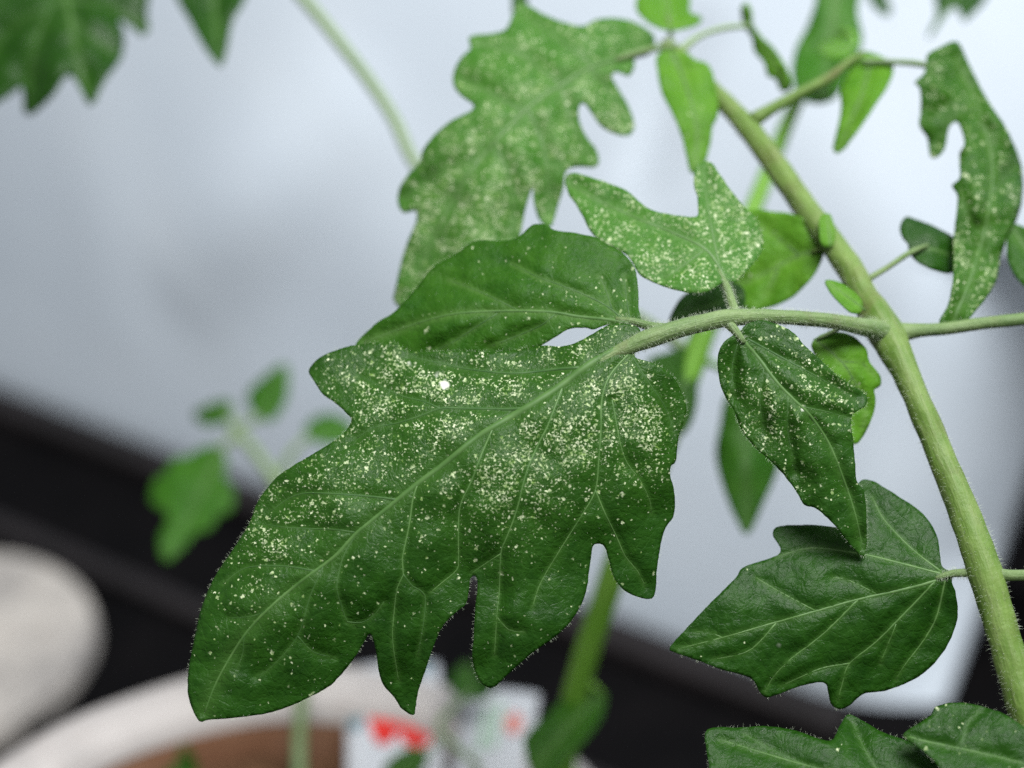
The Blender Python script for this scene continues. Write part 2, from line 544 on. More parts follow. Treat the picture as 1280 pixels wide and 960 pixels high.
M['sheet'] = simple_mat('white_sheet', (0.675, 0.765, 0.865), 0.42, 0.5, (0.715, 0.80, 0.89), 9.0, 0.10, 60.0, 0.002)
M['black'] = simple_mat('black_plastic', (0.0025, 0.0025, 0.003), 0.8, 0.04, (0.005, 0.0045, 0.005), 30.0, 0.2, 400.0, 0.0004)
M['black_rim'] = simple_mat('grey_plastic_rim', (0.010, 0.0085, 0.009), 0.5, 0.2, (0.017, 0.014, 0.015), 30.0)
M['black_cloth'] = simple_mat('black_cloth', (0.010, 0.010, 0.012), 0.85, 0.2, (0.018, 0.017, 0.02), 60.0)

def sheet():
    nu, nz = 330, 150
    creases = []
    for (a, b, h, w) in (((400, 150), (215, 370), 0.0090, 0.034), ((835, 60), (762, 300), -0.0035, 0.012), ((90, 140), (105, 420), 0.002, 0.03),
                         ((520, 250), (430, 420), 0.003, 0.035), ((1000, 180), (1210, 520), 0.003, 0.03)):
        creases.append((np.array(wall_uv(*a)), np.array(wall_uv(*b)), h, w))
    er0, ez0 = wall_uv(1152, 945); er1, ez1 = wall_uv(1264, 600)
    verts, faces = [], []
    for j in range(nz+1):
        z = -0.004 + 0.62*j/nz
        k = (er1-er0)/(ez1-ez0)
        umax = er0 + k*(z-ez0) if z < 0.22 else er0 + k*(0.22-ez0)+0.9*(1-math.exp(-(z-0.22)*4))
        umax = max(umax, er0 - 0.02)
        for i in range(nu+1):
            u = -0.95 + (umax+0.95)*(i/nu)
            n = 0.010*noise.noise((u*2.4, z*1.2, 1.5)) + 0.0016*noise.noise((u*8, z*2.2, 4.0))
            q = np.array((u, z))
            for a, b, h, w in creases:
                v = b-a; t = float((q-a) @ v)/float(v @ v)
                tc = min(max(t, 0), 1)
                e = np.linalg.norm(q-a-tc*v)
                n += h*math.exp(-(e/w)**2)*math.exp(-((t-0.5)/0.55)**2)
            s = (umax - u)
            if s < 0.06: n -= 1.1*(0.06-s)**2/0.06         # the free edge curls away
            n *= min(1.0, 0.35 + z*9)
            verts.append(wp(u, -0.016+n, z))
    for j in range(nz):
        for i in range(nu):
            a = j*(nu+1)+i
            faces.append((a, a+1, a+nu+2, a+nu+1))
    o = mesh_obj('wall_sheet', verts, faces, M['sheet'])
    sol = o.modifiers.new('thickness', 'SOLIDIFY'); sol.thickness = 0.0006
    return tag(o, 'white plastic sheet hung as a wall behind the plants', 'sheet', kind='structure')
sheet()

def box(name, u0, u1, n0, n1, z0, z1, mat, parent=None, bev=0.0):
    bm = bmesh.new()
    vs = [bm.verts.new(wp(u, n, z)) for z in (z0, z1) for n in (n0, n1) for u in (u0, u1)]
    for f in ((0, 1, 3, 2), (4, 6, 7, 5), (0, 4, 5, 1), (2, 3, 7, 6), (0, 2, 6, 4), (1, 5, 7, 3)):
        bm.faces.new([vs[i] for i in f])
    if bev: bmesh.ops.bevel(bm, geom=bm.edges[:], offset=bev, segments=3, affect='EDGES', profile=0.6)
    bmesh.ops.recalc_face_normals(bm, faces=bm.faces)
    off = parent_loc(parent)
    for v in bm.verts: v.co -= off
    me = bpy.data.meshes.new(name); bm.to_mesh(me); bm.free()
    me.materials.append(mat)
    o = bpy.data.objects.new(name, me); COL.objects.link(o)
    if parent is not None: o.parent = parent
    return o

pn = box('wall_panel', -1.0, 1.1, -0.20, -0.15, -0.01, 0.9, M['black_cloth'])
tag(pn, 'black fabric panel behind the free edge of the white sheet', 'panel', kind='structure')

tray = empty('growing_tray', W0)
tag(tray, 'wide black plastic growing tray under the pots', 'tray')
box('tray_floor', -0.95, 0.95, -0.14, 1.0, -0.012, 0.0, M['black'], tray)
box('tray_rim', -0.95, 0.19, -0.004, 0.014, 0.0005, 0.012, M['black_rim'], tray, 0.004)
box('tray_ridge', -0.95, 0.95, 0.082, 0.094, 0.0005, 0.007, M['black_rim'], tray, 0.003)
for k in range(3):
    box('tray_ridge', -0.95, 0.95, 0.175+0.09*k, 0.187+0.09*k, 0.0005, 0.005, M['black'], tray, 0.002)

# ------------------------------------------------------------------ pots
def lathe(name, prof, cx, cy, mat, parent=None, seg=96, wob=0.0, close=False, irr=0.0):
    verts, faces = [], []
    n = len(prof)
    for k in range(seg):
        a = 2*math.pi*k/seg
        for r, z in prof:
            rr = r*(1 + irr*noise.noise((math.cos(a)*2, math.sin(a)*2, z*30)))
            zz = z + wob*noise.noise((math.cos(a)*3*r*12, math.sin(a)*3*r*12, 2.0))
            verts.append(Vector((cx + rr*math.cos(a), cy + rr*math.sin(a), zz)))
    for k in range(seg):
        k2 = (k+1) % seg
        for i in range(n-1):
            faces.append((k*n+i, k2*n+i, k2*n+i+1, k*n+i+1))
    return mesh_obj(name, verts, faces, mat, parent)

def rim_paint(name, base, stain, brown):
    m, nt, out = new_mat(name); L = nt.links.new
    tc = N(nt, 'ShaderNodeTexCoord').outputs['Object']
    n1 = N(nt, 'ShaderNodeTexNoise', Scale=22.0, Detail=6.0, Roughness=0.65); L(tc, n1.inputs['Vector'])
    n2 = N(nt, 'ShaderNodeTexNoise', Scale=70.0, Detail=5.0, Roughness=0.7); L(tc, n2.inputs['Vector'])
    c = mixc(nt, maprange(nt, n1.outputs[0], 0.50, 0.72), base, stain)
    c = mixc(nt, maprange(nt, n2.outputs[0], 0.60, 0.74, 0.0, 0.55), c, brown)
    bs = N(nt, 'ShaderNodeBsdfPrincipled', Roughness=0.62); L(c, bs.inputs['Base Color'])
    b = N(nt, 'ShaderNodeBump', Strength=0.4, Distance=0.0012); L(n2.outputs[0], b.inputs['Height']); L(b.outputs[0], bs.inputs['Normal'])
    L(bs.outputs[0], out.inputs['Surface'])
    return m
M['pot_white'] = rim_paint('chalky_white_clay', (0.33, 0.31, 0.30), (0.19, 0.18, 0.175), (0.22, 0.16, 0.12))
M['terracotta'] = simple_mat('terracotta', (0.17, 0.082, 0.045), 0.8, 0.2, (0.235, 0.13, 0.08), 35.0, 0.3, 300.0, 0.0006)
M['soil'] = simple_mat('potting_soil', (0.035, 0.018, 0.010), 0.95, 0.1, (0.13, 0.070, 0.038), 95.0, 0.8, 300.0, 0.003, detail=8.0)

PX, PY, PR, PZ = -0.0599, 0.222, 0.100, 0.1615
pot = empty('plant_pot', (PX, PY, 0))
tag(pot, 'round clay pot with a wide chalky white rim and brown inside', 'pot')
lathe('body', [(0.001, 0.001), (0.060, 0.001), (0.066, 0.004), (0.088, 0.112), (0.0885, 0.1165)], PX, PY, M['terracotta'], pot)
lathe('rim', [(0.0885, 0.117), (0.096, 0.118), (0.0985, 0.122), (PR, 0.152), (0.0995, 0.158), (0.0965, PZ), (0.0915, PZ+0.0008), (0.0858, PZ+0.0002), (0.0815, PZ-0.003), (0.0800, PZ-0.007)],
      PX, PY, M['pot_white'], pot, wob=0.0012, irr=0.006)
lathe('inner_wall', [(0.0797, PZ-0.0072), (0.0785, 0.148), (0.076, 0.120)], PX, PY, M['terracotta'], pot, irr=0.006)

def soil():
    verts, faces = [], []
    nr, ns = 46, 110
    for j in range(nr+1):
        r = 0.0005 + 0.0775*j/nr
        for k in range(ns):
            a = 2*math.pi*k/ns
            x, y = PX + r*math.cos(a), PY + r*math.sin(a)
            z = 0.1435 + 0.0035*noise.noise((x*60, y*60, 0)) + 0.0028*noise.noise((x*190, y*190, 3)) + 0.0016*noise.noise((x*500, y*500, 7))
            verts.append(Vector((x, y, z)))
    for j in range(nr):
        for k in range(ns):
            k2 = (k+1) % ns
            faces.append((j*ns+k, j*ns+k2, (j+1)*ns+k2, (j+1)*ns+k))
    # loose crumbs on top
    for _ in range(420):
        r = 0.074*math.sqrt(rng.random()); a = rng.uniform(0, 6.283)
        x, y = PX + r*math.cos(a), PY + r*math.sin(a)
        s = rng.uniform(0.0008, 0.0032)
        c = Vector((x, y, 0.1435 + 0.0035*noise.noise((x*60, y*60, 0)) + s*0.4))
        i = len(verts)
        for d in ((1, 0, 0), (-1, 0, 0), (0, 1, 0), (0, -1, 0), (0, 0, 1), (0, 0, -1)):
            verts.append(c + Vector(d)*s*rng.uniform(0.6, 1.2) + Vector((rng.uniform(-.3, .3), rng.uniform(-.3, .3), 0))*s)
        for f in ((0, 2, 4), (2, 1, 4), (1, 3, 4), (3, 0, 4), (2, 0, 5), (1, 2, 5), (3, 1, 5), (0, 3, 5)):
            faces.append(tuple(i+q for q in f))
    o = mesh_obj('potting_soil', verts, faces, M['soil'], None, smooth=False)
    return tag(o, 'dark brown crumbly potting soil inside the white rimmed pot', 'soil', kind='stuff')
soil()

# upturned saucer at the left, its pale underside facing up
UZ = 0.012
dr = CAM.z - UZ
UX, UY, UR = -0.620*dr, 1.179*dr, 0.166*dr
up = empty('upturned_saucer', (UX, UY, 0))
tag(up, 'upturned clay saucer with a stained pale round underside lying on the tray', 'saucer')
M['pot_base'] = rim_paint('pale_clay_base', (0.45, 0.42, 0.385), (0.20, 0.19, 0.185), (0.20, 0.145, 0.10))
lathe('side', [(UR*1.015, 0.001), (UR*1.018, 0.003), (UR*1.012, 0.006), (UR*1.0, UZ-0.0045)], UX, UY, M['pot_base'], up, irr=0.01)
lathe('base', [(UR*1.0, UZ-0.004), (UR*0.995, UZ-0.002), (UR*0.975, UZ-0.0006), (UR*0.93, UZ), (UR*0.7, UZ+0.0006), (UR*0.45, UZ-0.001), (UR*0.25, UZ-0.0006), (0.0005, UZ)], UX, UY, M['pot_base'], up, wob=0.001, irr=0.02)

# ------------------------------------------------------------------ printed packet and plant label stuck in the soil
M['card'] = simple_mat('white_card', (0.44, 0.455, 0.48), 0.5, 0.3, (0.38, 0.40, 0.43), 60.0)
M['print_red'] = simple_mat('red_print', (0.55, 0.022, 0.014), 0.6, 0.2, (0.36, 0.02, 0.02), 200.0)
M['print_orange'] = simple_mat('orange_print', (0.55, 0.14, 0.05), 0.6, 0.2)
M['print_teal'] = simple_mat('teal_print', (0.03, 0.11, 0.14), 0.6, 0.2)
M['print_green'] = simple_mat('pale_green_print', (0.30, 0.42, 0.33), 0.6, 0.2)
M['print_pink'] = simple_mat('pink_print', (0.50, 0.18, 0.15), 0.6, 0.2)

def card(name, label, o0, ex, ey, w, h, th, prints, cat):
    """a thin card: o0 lower-left corner, ex/ey unit vectors, prints: (shape, cx, cy, rx, ry, mat, partname)"""
    ez = ex.cross(ey).normalized()
    root = empty(name, o0)
    tag(root, label, cat)
    nx, ny = 10, 12
    verts, faces = [], []
    def surf(u, v, k):
        bow = 0.0016*math.sin(math.pi*u) + 0.0010*math.sin(math.pi*v*0.9)
        return o0 + ex*(u*w) + ey*(v*h) + ez*(bow + k)
    for k in (0, -th):
        for j in range(ny+1):
            for i in range(nx+1): verts.append(surf(i/nx, j/ny, k))
    S = (nx+1)*(ny+1)
    for j in range(ny):
        for i in range(nx):
            a = j*(nx+1)+i
            faces.append((a, a+1, a+nx+2, a+nx+1)); faces.append((S+a+nx+1, S+a+nx+2, S+a+1, S+a))
    ring = [i for i in range(nx+1)] + [j*(nx+1)+nx for j in range(1, ny+1)] + [ny*(nx+1)+i for i in range(nx-1, -1, -1)] + [j*(nx+1) for j in range(ny-1, 0, -1)]
    for a, b in zip(ring, ring[1:]+ring[:1]): faces.append((b, a, a+S, b+S))
    mesh_obj('card', verts, faces, M['card'], root)
    for q, (shape, cx, cy, rx, ry, mat, pname) in enumerate(prints):
        vs = [surf(cx, cy, 0.00025)]
        n = 20 if shape == 'o' else 4
        for k in range(n):
            if shape == 'o': a = 2*math.pi*k/n; du, dv = rx*math.cos(a)*(1+.08*math.sin(5*a)), ry*math.sin(a)
            else: du, dv = ((-rx, -ry), (rx, -ry), (rx, ry), (-rx, ry))[k]
            vs.append(surf(cx+du, cy+dv, 0.00025 + 0.00005*q))
        mesh_obj(pname, vs, [(0, 1+k, 1+(k+1) % n) for k in range(n)], M[mat], root)
    return root

b0 = P(432, 1010, 0.376); b1 = P(560, 1000, 0.378); b2 = P(440, 846, 0.420)
ex = (b1-b0).normalized(); ey = (b2-b0); ey = (ey - ex*ey.dot(ex)).normalized()
card('seed_packet', 'small white packet printed with red tomatoes standing in the pot', b0, ex, ey, (b1-b0).length, (b2-b0).length*1.06, 0.0008,
     [('o', 0.42, 0.58, 0.20, 0.17, 'print_red', 'printed_tomato'), ('o', 0.74, 0.70, 0.13, 0.11, 'print_red', 'printed_tomato'),
      ('o', 0.33, 0.84, 0.13, 0.08, 'print_orange', 'printed_tomato'), ('o', 0.72, 0.44, 0.17, 0.11, 'print_red', 'printed_tomato'), ('o', 0.40, 0.44, 0.12, 0.08, 'print_red', 'printed_tomato'),
      ('r', 0.10, 0.64, 0.06, 0.14, 'print_teal', 'printed_stripe'), ('r', 0.80, 0.93, 0.09, 0.05, 'print_teal', 'printed_stripe')], 'packet')
b0 = P(556, 1005, 0.376); b1 = P(652, 1010, 0.372); b2 = P(562, 866, 0.404)
ex = (b1-b0).normalized(); ey = (b2-b0); ey = (ey - ex*ey.dot(ex)).normalized()
card('plant_label', 'white plant label with faint green and pink marks beside the red printed packet', b0, ex, ey, (b1-b0).length, (b2-b0).length, 0.0012,
     [('r', 0.36, 0.62, 0.06, 0.20, 'print_green', 'printed_stripe'), ('r', 0.52, 0.66, 0.045, 0.22, 'print_green', 'printed_stripe'), ('o', 0.74, 0.68, 0.11, 0.10, 'print_pink', 'printed_mark')], 'label')
# ------------------------------------------------------------------ front tomato plant
front = empty('tomato_plant', (0.005, 0.19, 0.142))
tag(front, 'front tomato plant with sharp white stippled dark green leaves on a thick slanting stem', 'tomato plant')

low = [(*P(1292, 930, 0.2135), 0.0032), (0.088, 0.150, 0.245, 0.0034), (0.072, 0.148, 0.20, 0.0036), (0.040, 0.165, 0.165, 0.0038), (0.005, 0.19, 0.138, 0.004)]
sp = [(828, 52, 0.281, 10), (846, 62, 0.279, 15), (870, 88, 0.276, 20), (895, 117, 0.272, 27), (940, 166, 0.266, 35), (1000, 250, 0.256, 38), (1060, 332, 0.246, 40),
      (1080, 370, 0.2420, 42), (1106, 414, 0.238, 54), (1135, 472, 0.233, 41), (1170, 555, 0.228, 41), (1205, 640, 0.2235, 46), (1232, 716, 0.2200, 52), (1250, 780, 0.2180, 48), (1272, 855, 0.2155, 50), (1292, 930, 0.2135, 52)]
A = catmull(sp, step=6.0)
wpts = [(*P(a[0], a[1], a[2]), a[3]*0.41*a[2]/FPX) for a in A] + low[1:]
st, rings = tube('stem', wpts, M['stem'], front, sides=24, step=0.0008, wob=0.05, world_pts=True)
stem_hairs(st, rings[:int(len(rings)*0.6)], 5200)

def petiole(name, pts, mat, parent, hairs=0, sides=14, wob=0.04):
    pts = [(p[0], p[1], p[2], p[3]*0.88) for p in pts]
    o, r = tube(name, pts, M[mat], parent, sides=sides, wob=wob)
    if hairs: stem_hairs(o, r, hairs, (0.0004, 0.0009), 0.000014)
    return o
petiole('petiole', [(1112, 418, 0.2375, 36), (1092, 411, 0.2352, 29), (1075, 408, 0.2335, 25), (1050, 403, 0.231, 22), (1005, 398, 0.228, 21), (960, 396, 0.2255, 22), (915, 397, 0.2238, 25),
                    (880, 403, 0.2228, 25), (845, 412, 0.2222, 26), (812, 423, 0.2218, 27), (785, 434, 0.2216, 22), (762, 445, 0.2214, 19), (738, 458, 0.2213, 16), (705, 481, 0.2212, 12), (675, 501, 0.2212, 8)], 'petiole', front, 3600, 18)
petiole('petiolule', [(921, 396, 0.2245, 15), (915, 378, 0.227, 13), (908, 358, 0.2300, 12), (898, 338, 0.2315, 8)], 'petiole', front, 500)
petiole('petiolule', [(842, 410, 0.2225, 14), (818, 409, 0.2235, 14), (792, 402, 0.2245, 11), (770, 399, 0.2250, 8)], 'petiole', front, 400)
petiole('petiolule', [(908, 402, 0.2236, 16), (918, 412, 0.2228, 13), (930, 428, 0.2222, 8)], 'petiole', front, 200)
petiole('petiole', [(1112, 416, 0.2380, 36), (1130, 415, 0.2378, 27), (1150, 413, 0.2375, 20), (1180, 411, 0.237, 18), (1230, 404, 0.236, 18), (1300, 396, 0.235, 18), (1380, 380, 0.233, 18), (1500, 350, 0.230, 14), (1620, 330, 0.228, 8)], 'petiole', front, 700)
petiole('petiole', [(1236, 718, 0.2195, 18), (1215, 716, 0.2205, 13), (1190, 717, 0.2215, 11), (1170, 723, 0.2218, 7)], 'petiole', front, 500)
petiole('petiole', [(1236, 716, 0.2195, 22), (1262, 719, 0.2185, 16), (1300, 718, 0.217, 15), (1350, 712, 0.215, 15), (1450, 690, 0.212, 12), (1560, 650, 0.210, 7)], 'petiole', front, 300)
petiole('petiole', [(942, 150, 0.266, 22), (965, 136, 0.2665, 17), (1000, 116, 0.268, 15), (1035, 98, 0.270, 14), (1060, 78, 0.272, 10), (1080, 66, 0.2725, 6)], 'stem', front)
petiole('petiolule', [(1078, 76, 0.272, 7), (1110, 77, 0.270, 8), (1150, 80, 0.266, 9), (1175, 88, 0.262, 8)], 'stem_pale', front)
petiole('petiole', [(850, 64, 0.279, 12), (875, 45, 0.281, 8), (905, 35, 0.283, 8), (936, 32, 0.285, 7)], 'stem_pale', front)
petiole('petiolule', [(1085, 349, 0.243, 9), (1110, 334, 0.244, 8), (1137, 316, 0.246, 8), (1160, 306, 0.248, 5)], 'petiole', front)
petiole('petiole', [(845, 58, 0.279, 12), (822, 60, 0.277, 10), (795, 66, 0.273, 9), (770, 74, 0.270, 8)], 'petiole', front)
petiole('petiolule', [(838, 55, 0.280, 9), (838, 40, 0.281, 7), (835, 20, 0.282, 5)], 'petiole', front)

# main stippled leaflet
mid = [(812, 423), (775, 436), (735, 458), (700, 484), (660, 510), (600, 545), (552, 583), (520, 607), (497, 625), (465, 651), (445, 667), (418, 696), (378, 726), (340, 757), (305, 795), (272, 850), (256, 890)]
main_out = [(800, 412), (775, 404), (757, 408), (741, 417), (723, 427), (702, 433), (678, 432), (640, 438), (609, 440), (567, 439), (526, 440), (505, 437), (497, 430), (482, 427), (445, 431), (422, 437), (401, 446),
    (389, 457), (386, 465), (392, 476), (403, 492), (417, 502), (432, 515), (439, 526), (428, 543), (410, 556), (378, 575), (350, 593), (333, 611), (321, 629), (312, 653), (293, 684), (275, 710), (260, 738),
    (249, 769), (240, 813), (235, 841), (235, 868), (241, 888), (250, 902), (260, 900), (287, 898), (327, 893), (354, 886), (386, 872), (414, 856), (435, 833), (449, 813), (458, 797), (463, 793), (469, 809),
    (473, 837), (479, 856), (493, 872), (502, 886), (517, 894), (519, 884), (523, 864), (532, 837), (540, 813), (552, 785), (568, 767), (582, 755), (586, 738), (588, 723), (594, 720), (597, 731),
    (594, 761), (592, 797), (590, 821), (594, 839), (601, 853), (609, 859), (619, 858), (636, 842), (654, 826), (668, 814), (689, 800), (703, 788), (715, 775), (727, 755), (734, 734), (736, 717),
    (739, 696), (741, 683), (746, 680), (753, 681), (758, 688), (761, 699), (766, 717), (773, 730), (785, 741), (800, 747), (811, 749), (817, 746), (820, 734), (821, 714), (823, 699), (827, 676),
    (832, 660), (841, 647), (844, 630), (842, 610), (838, 594), (839, 582), (845, 576), (848, 549), (856, 523), (858, 509), (853, 492), (843, 473), (824, 457), (804, 450), (793, 443)]
main_ctrl = [(800, 418, .2220), (735, 458, .2196), (660, 510, .2182), (600, 545, .2176), (520, 607, .2172), (445, 667, .2168), (340, 757, .2162), (256, 890, .2178),
    (390, 462, .2300), (440, 500, .2262), (520, 442, .2276), (530, 510, .2215), (620, 445, .2250), (690, 440, .2240), (760, 412, .2230), (380, 590, .2218), (320, 640, .2232), (262, 740, .2206), (240, 830, .2190), (300, 760, .2172),
    (360, 880, .2190), (440, 810, .2186), (420, 740, .2165), (515, 885, .2215), (500, 790, .2180), (555, 760, .2185), (575, 690, .2178), (500, 690, .2162), (610, 850, .2196), (640, 760, .2172), (650, 640, .2164), (725, 740, .2196), (590, 735, .2192),
    (745, 690, .2202), (760, 660, .2192), (812, 740, .2230), (790, 690, .2212), (835, 640, .2230), (800, 590, .2192), (855, 510, .2228), (800, 480, .2198), (740, 560, .2174)]
V = lambda pts, a, b: (pts, a, b, 'vein')
VP = lambda pts, a, b: (pts, a*0.8, b, 'vein', 'vein_pale')
main_veins = [(mid, 15, 2.5, 'midrib'),
    V([(724, 460), (697, 462), (647, 467), (612, 465), (575, 460), (545, 453), (510, 446)], 6, 1.6),
    V([(652, 511), (630, 512), (582, 511), (551, 511), (526, 520), (497, 529), (467, 535), (446, 548)], 6, 1.6),
    V([(550, 511), (530, 502), (505, 496), (480, 485), (450, 470)], 3, 1.2),
    V([(497, 625), (465, 621), (410, 617), (378, 617), (358, 625), (339, 639)], 5, 1.4),
    V([(446, 666), (420, 662), (390, 661), (354, 659), (331, 655)], 3, 1.2),
    V([(394, 714), (358, 708), (319, 708), (299, 714), (279, 730)], 4, 1.2),
    V([(350, 749), (323, 768), (287, 773)], 3, 1.2),
    V([(320, 778), (306, 795), (304, 815), (296, 838)], 2.6, 1.0),
    VP([(703, 484), (686, 529), (675, 551), (661, 582), (653, 608), (649, 626), (640, 655), (630, 679), (626, 692), (624, 740), (621, 772), (618, 820)], 4.6, 1.3),
    VP([(786, 442), (762, 470), (752, 500), (751, 537), (748, 577), (744, 613), (727, 644), (700, 687), (676, 728), (665, 760)], 4.6, 1.3),
    VP([(744, 613), (756, 641), (770, 670), (782, 696), (797, 714), (806, 732)], 3.6, 1.2),
    VP([(765, 500), (779, 568), (799, 599), (812, 625), (814, 642)], 3, 1.1),
    V([(790, 446), (812, 480), (832, 510), (842, 540)], 3, 1.0),
    VP([(616, 536), (602, 568), (589, 602), (576, 629), (573, 655), (573, 698), (571, 712), (554, 727), (537, 741)], 4.6, 1.4),
    VP([(522, 606), (516, 625), (511, 659), (503, 698), (504, 718), (497, 733), (493, 761), (491, 801), (498, 850)], 4.4, 1.2),
    V([(504, 718), (516, 733), (531, 744), (529, 780), (522, 820)], 3, 1.1),
    V([(447, 666), (434, 686), (426, 706), (421, 734), (426, 754), (434, 777), (443, 783)], 4, 1.2),
    V([(434, 777), (452, 778), (468, 768), (480, 752)], 2.4, 1.0),
    V([(405, 706), (388, 745), (372, 795), (340, 833), (320, 846)], 3, 1.0),
    V([(372, 795), (392, 815), (420, 822)], 2.4, 1.0),
    VP([(626, 692), (606, 705), (590, 716)], 2.6, 1.0),
    VP([(622, 772), (636, 787), (655, 790)], 2.2, 0.9),
]
mb = [(340, 640, 60, .22), (310, 710, 50, .2), (360, 720, 60, .18), (290, 790, 50, .12), (440, 610, 70, .2), (560, 620, 60, .15), (780, 480, 80, .30), (820, 545, 60, .30), (700, 560, 80, .22), (660, 610, 60, .18), (770, 425, 40, .2), (510, 465, 70, 0.28), (440, 455, 45, 0.24), (590, 460, 60, 0.16), (560, 540, 70, 0.20), (500, 590, 70, 0.20), (340, 650, 50, 0.16), (450, 480, 90, 0.61), (560, 480, 80, 0.49), (650, 470, 70, 0.37), (770, 420, 45, 0.49), (720, 445, 60, 0.34), (720, 520, 95, 0.47), (810, 510, 70, 0.41), (820, 580, 60, 0.34), (690, 590, 95, 0.41), (600, 590, 90, 0.37),
      (420, 570, 80, 0.41), (370, 610, 60, 0.41), (430, 640, 60, 0.22), (330, 700, 70, 0.37), (355, 745, 50, 0.24), (600, 650, 70, 0.30), (650, 680, 70, 0.19), (300, 780, 70, 0.12), (500, 660, 60, 0.14), (400, 830, 90, 0.06)]
leaflet(front, main_out, main_ctrl, 'leaf', grid=3.6, veins=main_veins, crease=0.00034, sigma=7.0, quilt=0.00032, dens=0.09, blobs=mb, blotches=[(556, 481, 6.0), (546, 468, 2.4), (512, 455, 1.8)],  # largest blotch: blown sheen highlight on a damaged patch, painted into the colour
        bump=0.0008, bscale=75.0, margin_hairs=1000, vein_mat='vein', label='largest leaflet, lobed and densely speckled with white')

# folded back basal lobe above it
leaflet(front, [(800, 404), (798, 383), (798, 364), (794, 338), (782, 319), (756, 303), (739, 295), (717, 291), (693, 287), (684, 281), (669, 280), (660, 285), (652, 293), (640, 299), (624, 301), (598, 300), (586, 305), (573, 315),
    (554, 326), (540, 335), (520, 360), (492, 390), (470, 404), (445, 430), (448, 446), (470, 456), (520, 460), (570, 458), (620, 450), (660, 440), (680, 430), (709, 412), (731, 409), (742, 411), (757, 406), (778, 404)],
    [(800, 402, .2242), (720, 397, .2252), (650, 389, .2272), (560, 394, .2302), (455, 430, .2350), (690, 290, .2330), (780, 320, .2300), (590, 310, .2372), (520, 365, .2358), (520, 455, .2320), (620, 445, .2282), (700, 415, .2256)],
    'leaf_mid', grid=4.5, veins=[([(806, 405), (779, 403), (760, 400), (722, 396), (693, 391), (650, 389), (600, 390), (560, 394), (510, 408), (455, 428)], 7, 2, 'midrib'),
    V([(780, 402), (763, 386), (736, 371), (696, 355), (669, 345), (640, 330)], 4, 1.3), V([(788, 402), (784, 380), (782, 364), (781, 345)], 3.4, 1.2), V([(765, 387), (756, 359), (748, 345)], 3, 1.0),
    V([(622, 392), (598, 407), (564, 429), (540, 440)], 3.6, 1.2), V([(694, 393), (674, 408), (636, 424), (610, 434)], 3.4, 1.2), V([(650, 389), (600, 365), (560, 350)], 2.6, 1.0)],
    crease=0.0004, sigma=8, quilt=0.0005, dens=0.05, blobs=[(770, 380, 40, .35), (700, 370, 50, .2), (700, 405, 50, .3), (650, 415, 40, .15), (600, 340, 60, .08)], bump=0.0007, margin_hairs=350, vein_mat='vein',
    label='plain green leaflet folded back behind the largest one')

# leaflet above the petiole
leaflet(front, [(908, 352), (900, 355), (886, 364), (866, 366), (842, 361), (817, 352), (798, 341), (783, 318), (750, 300), (737, 287), (728, 269), (718, 252), (711, 242), (707, 222), (718, 216), (749, 225), (783, 238), (797, 250), (814, 262),
    (838, 268), (865, 271), (873, 267), (872, 245), (868, 231), (869, 211), (879, 202), (890, 204), (900, 218), (914, 238), (931, 259), (945, 273), (953, 293), (953, 311), (945, 325), (931, 341), (921, 351)],
    [(908, 350, .2300), (870, 310, .2325), (800, 275, .2365), (712, 228, .2440), (880, 205, .2425), (948, 300, .2380), (860, 365, .2285), (780, 315, .2340), (830, 265, .2375), (915, 240, .2400), (880, 270, .2360)],
    'leaf_pale', grid=4.5, veins=[([(908, 352), (885, 315), (845, 293), (800, 275), (750, 252), (712, 230)], 6, 2, 'midrib'), V([(900, 335), (890, 290), (882, 240), (880, 210)], 4, 1.3), V([(880, 313), (850, 335), (830, 348)], 3, 1.2)],
    crease=0.0005, sigma=8, quilt=0.0009, dens=1.0, blobs=[(850, 320, 80, .3), (900, 260, 60, .3), (760, 270, 50, .2)], bump=0.0008, margin_hairs=260, vein_mat='vein_pale', label='speckled two pronged leaflet above the leaf stalk')

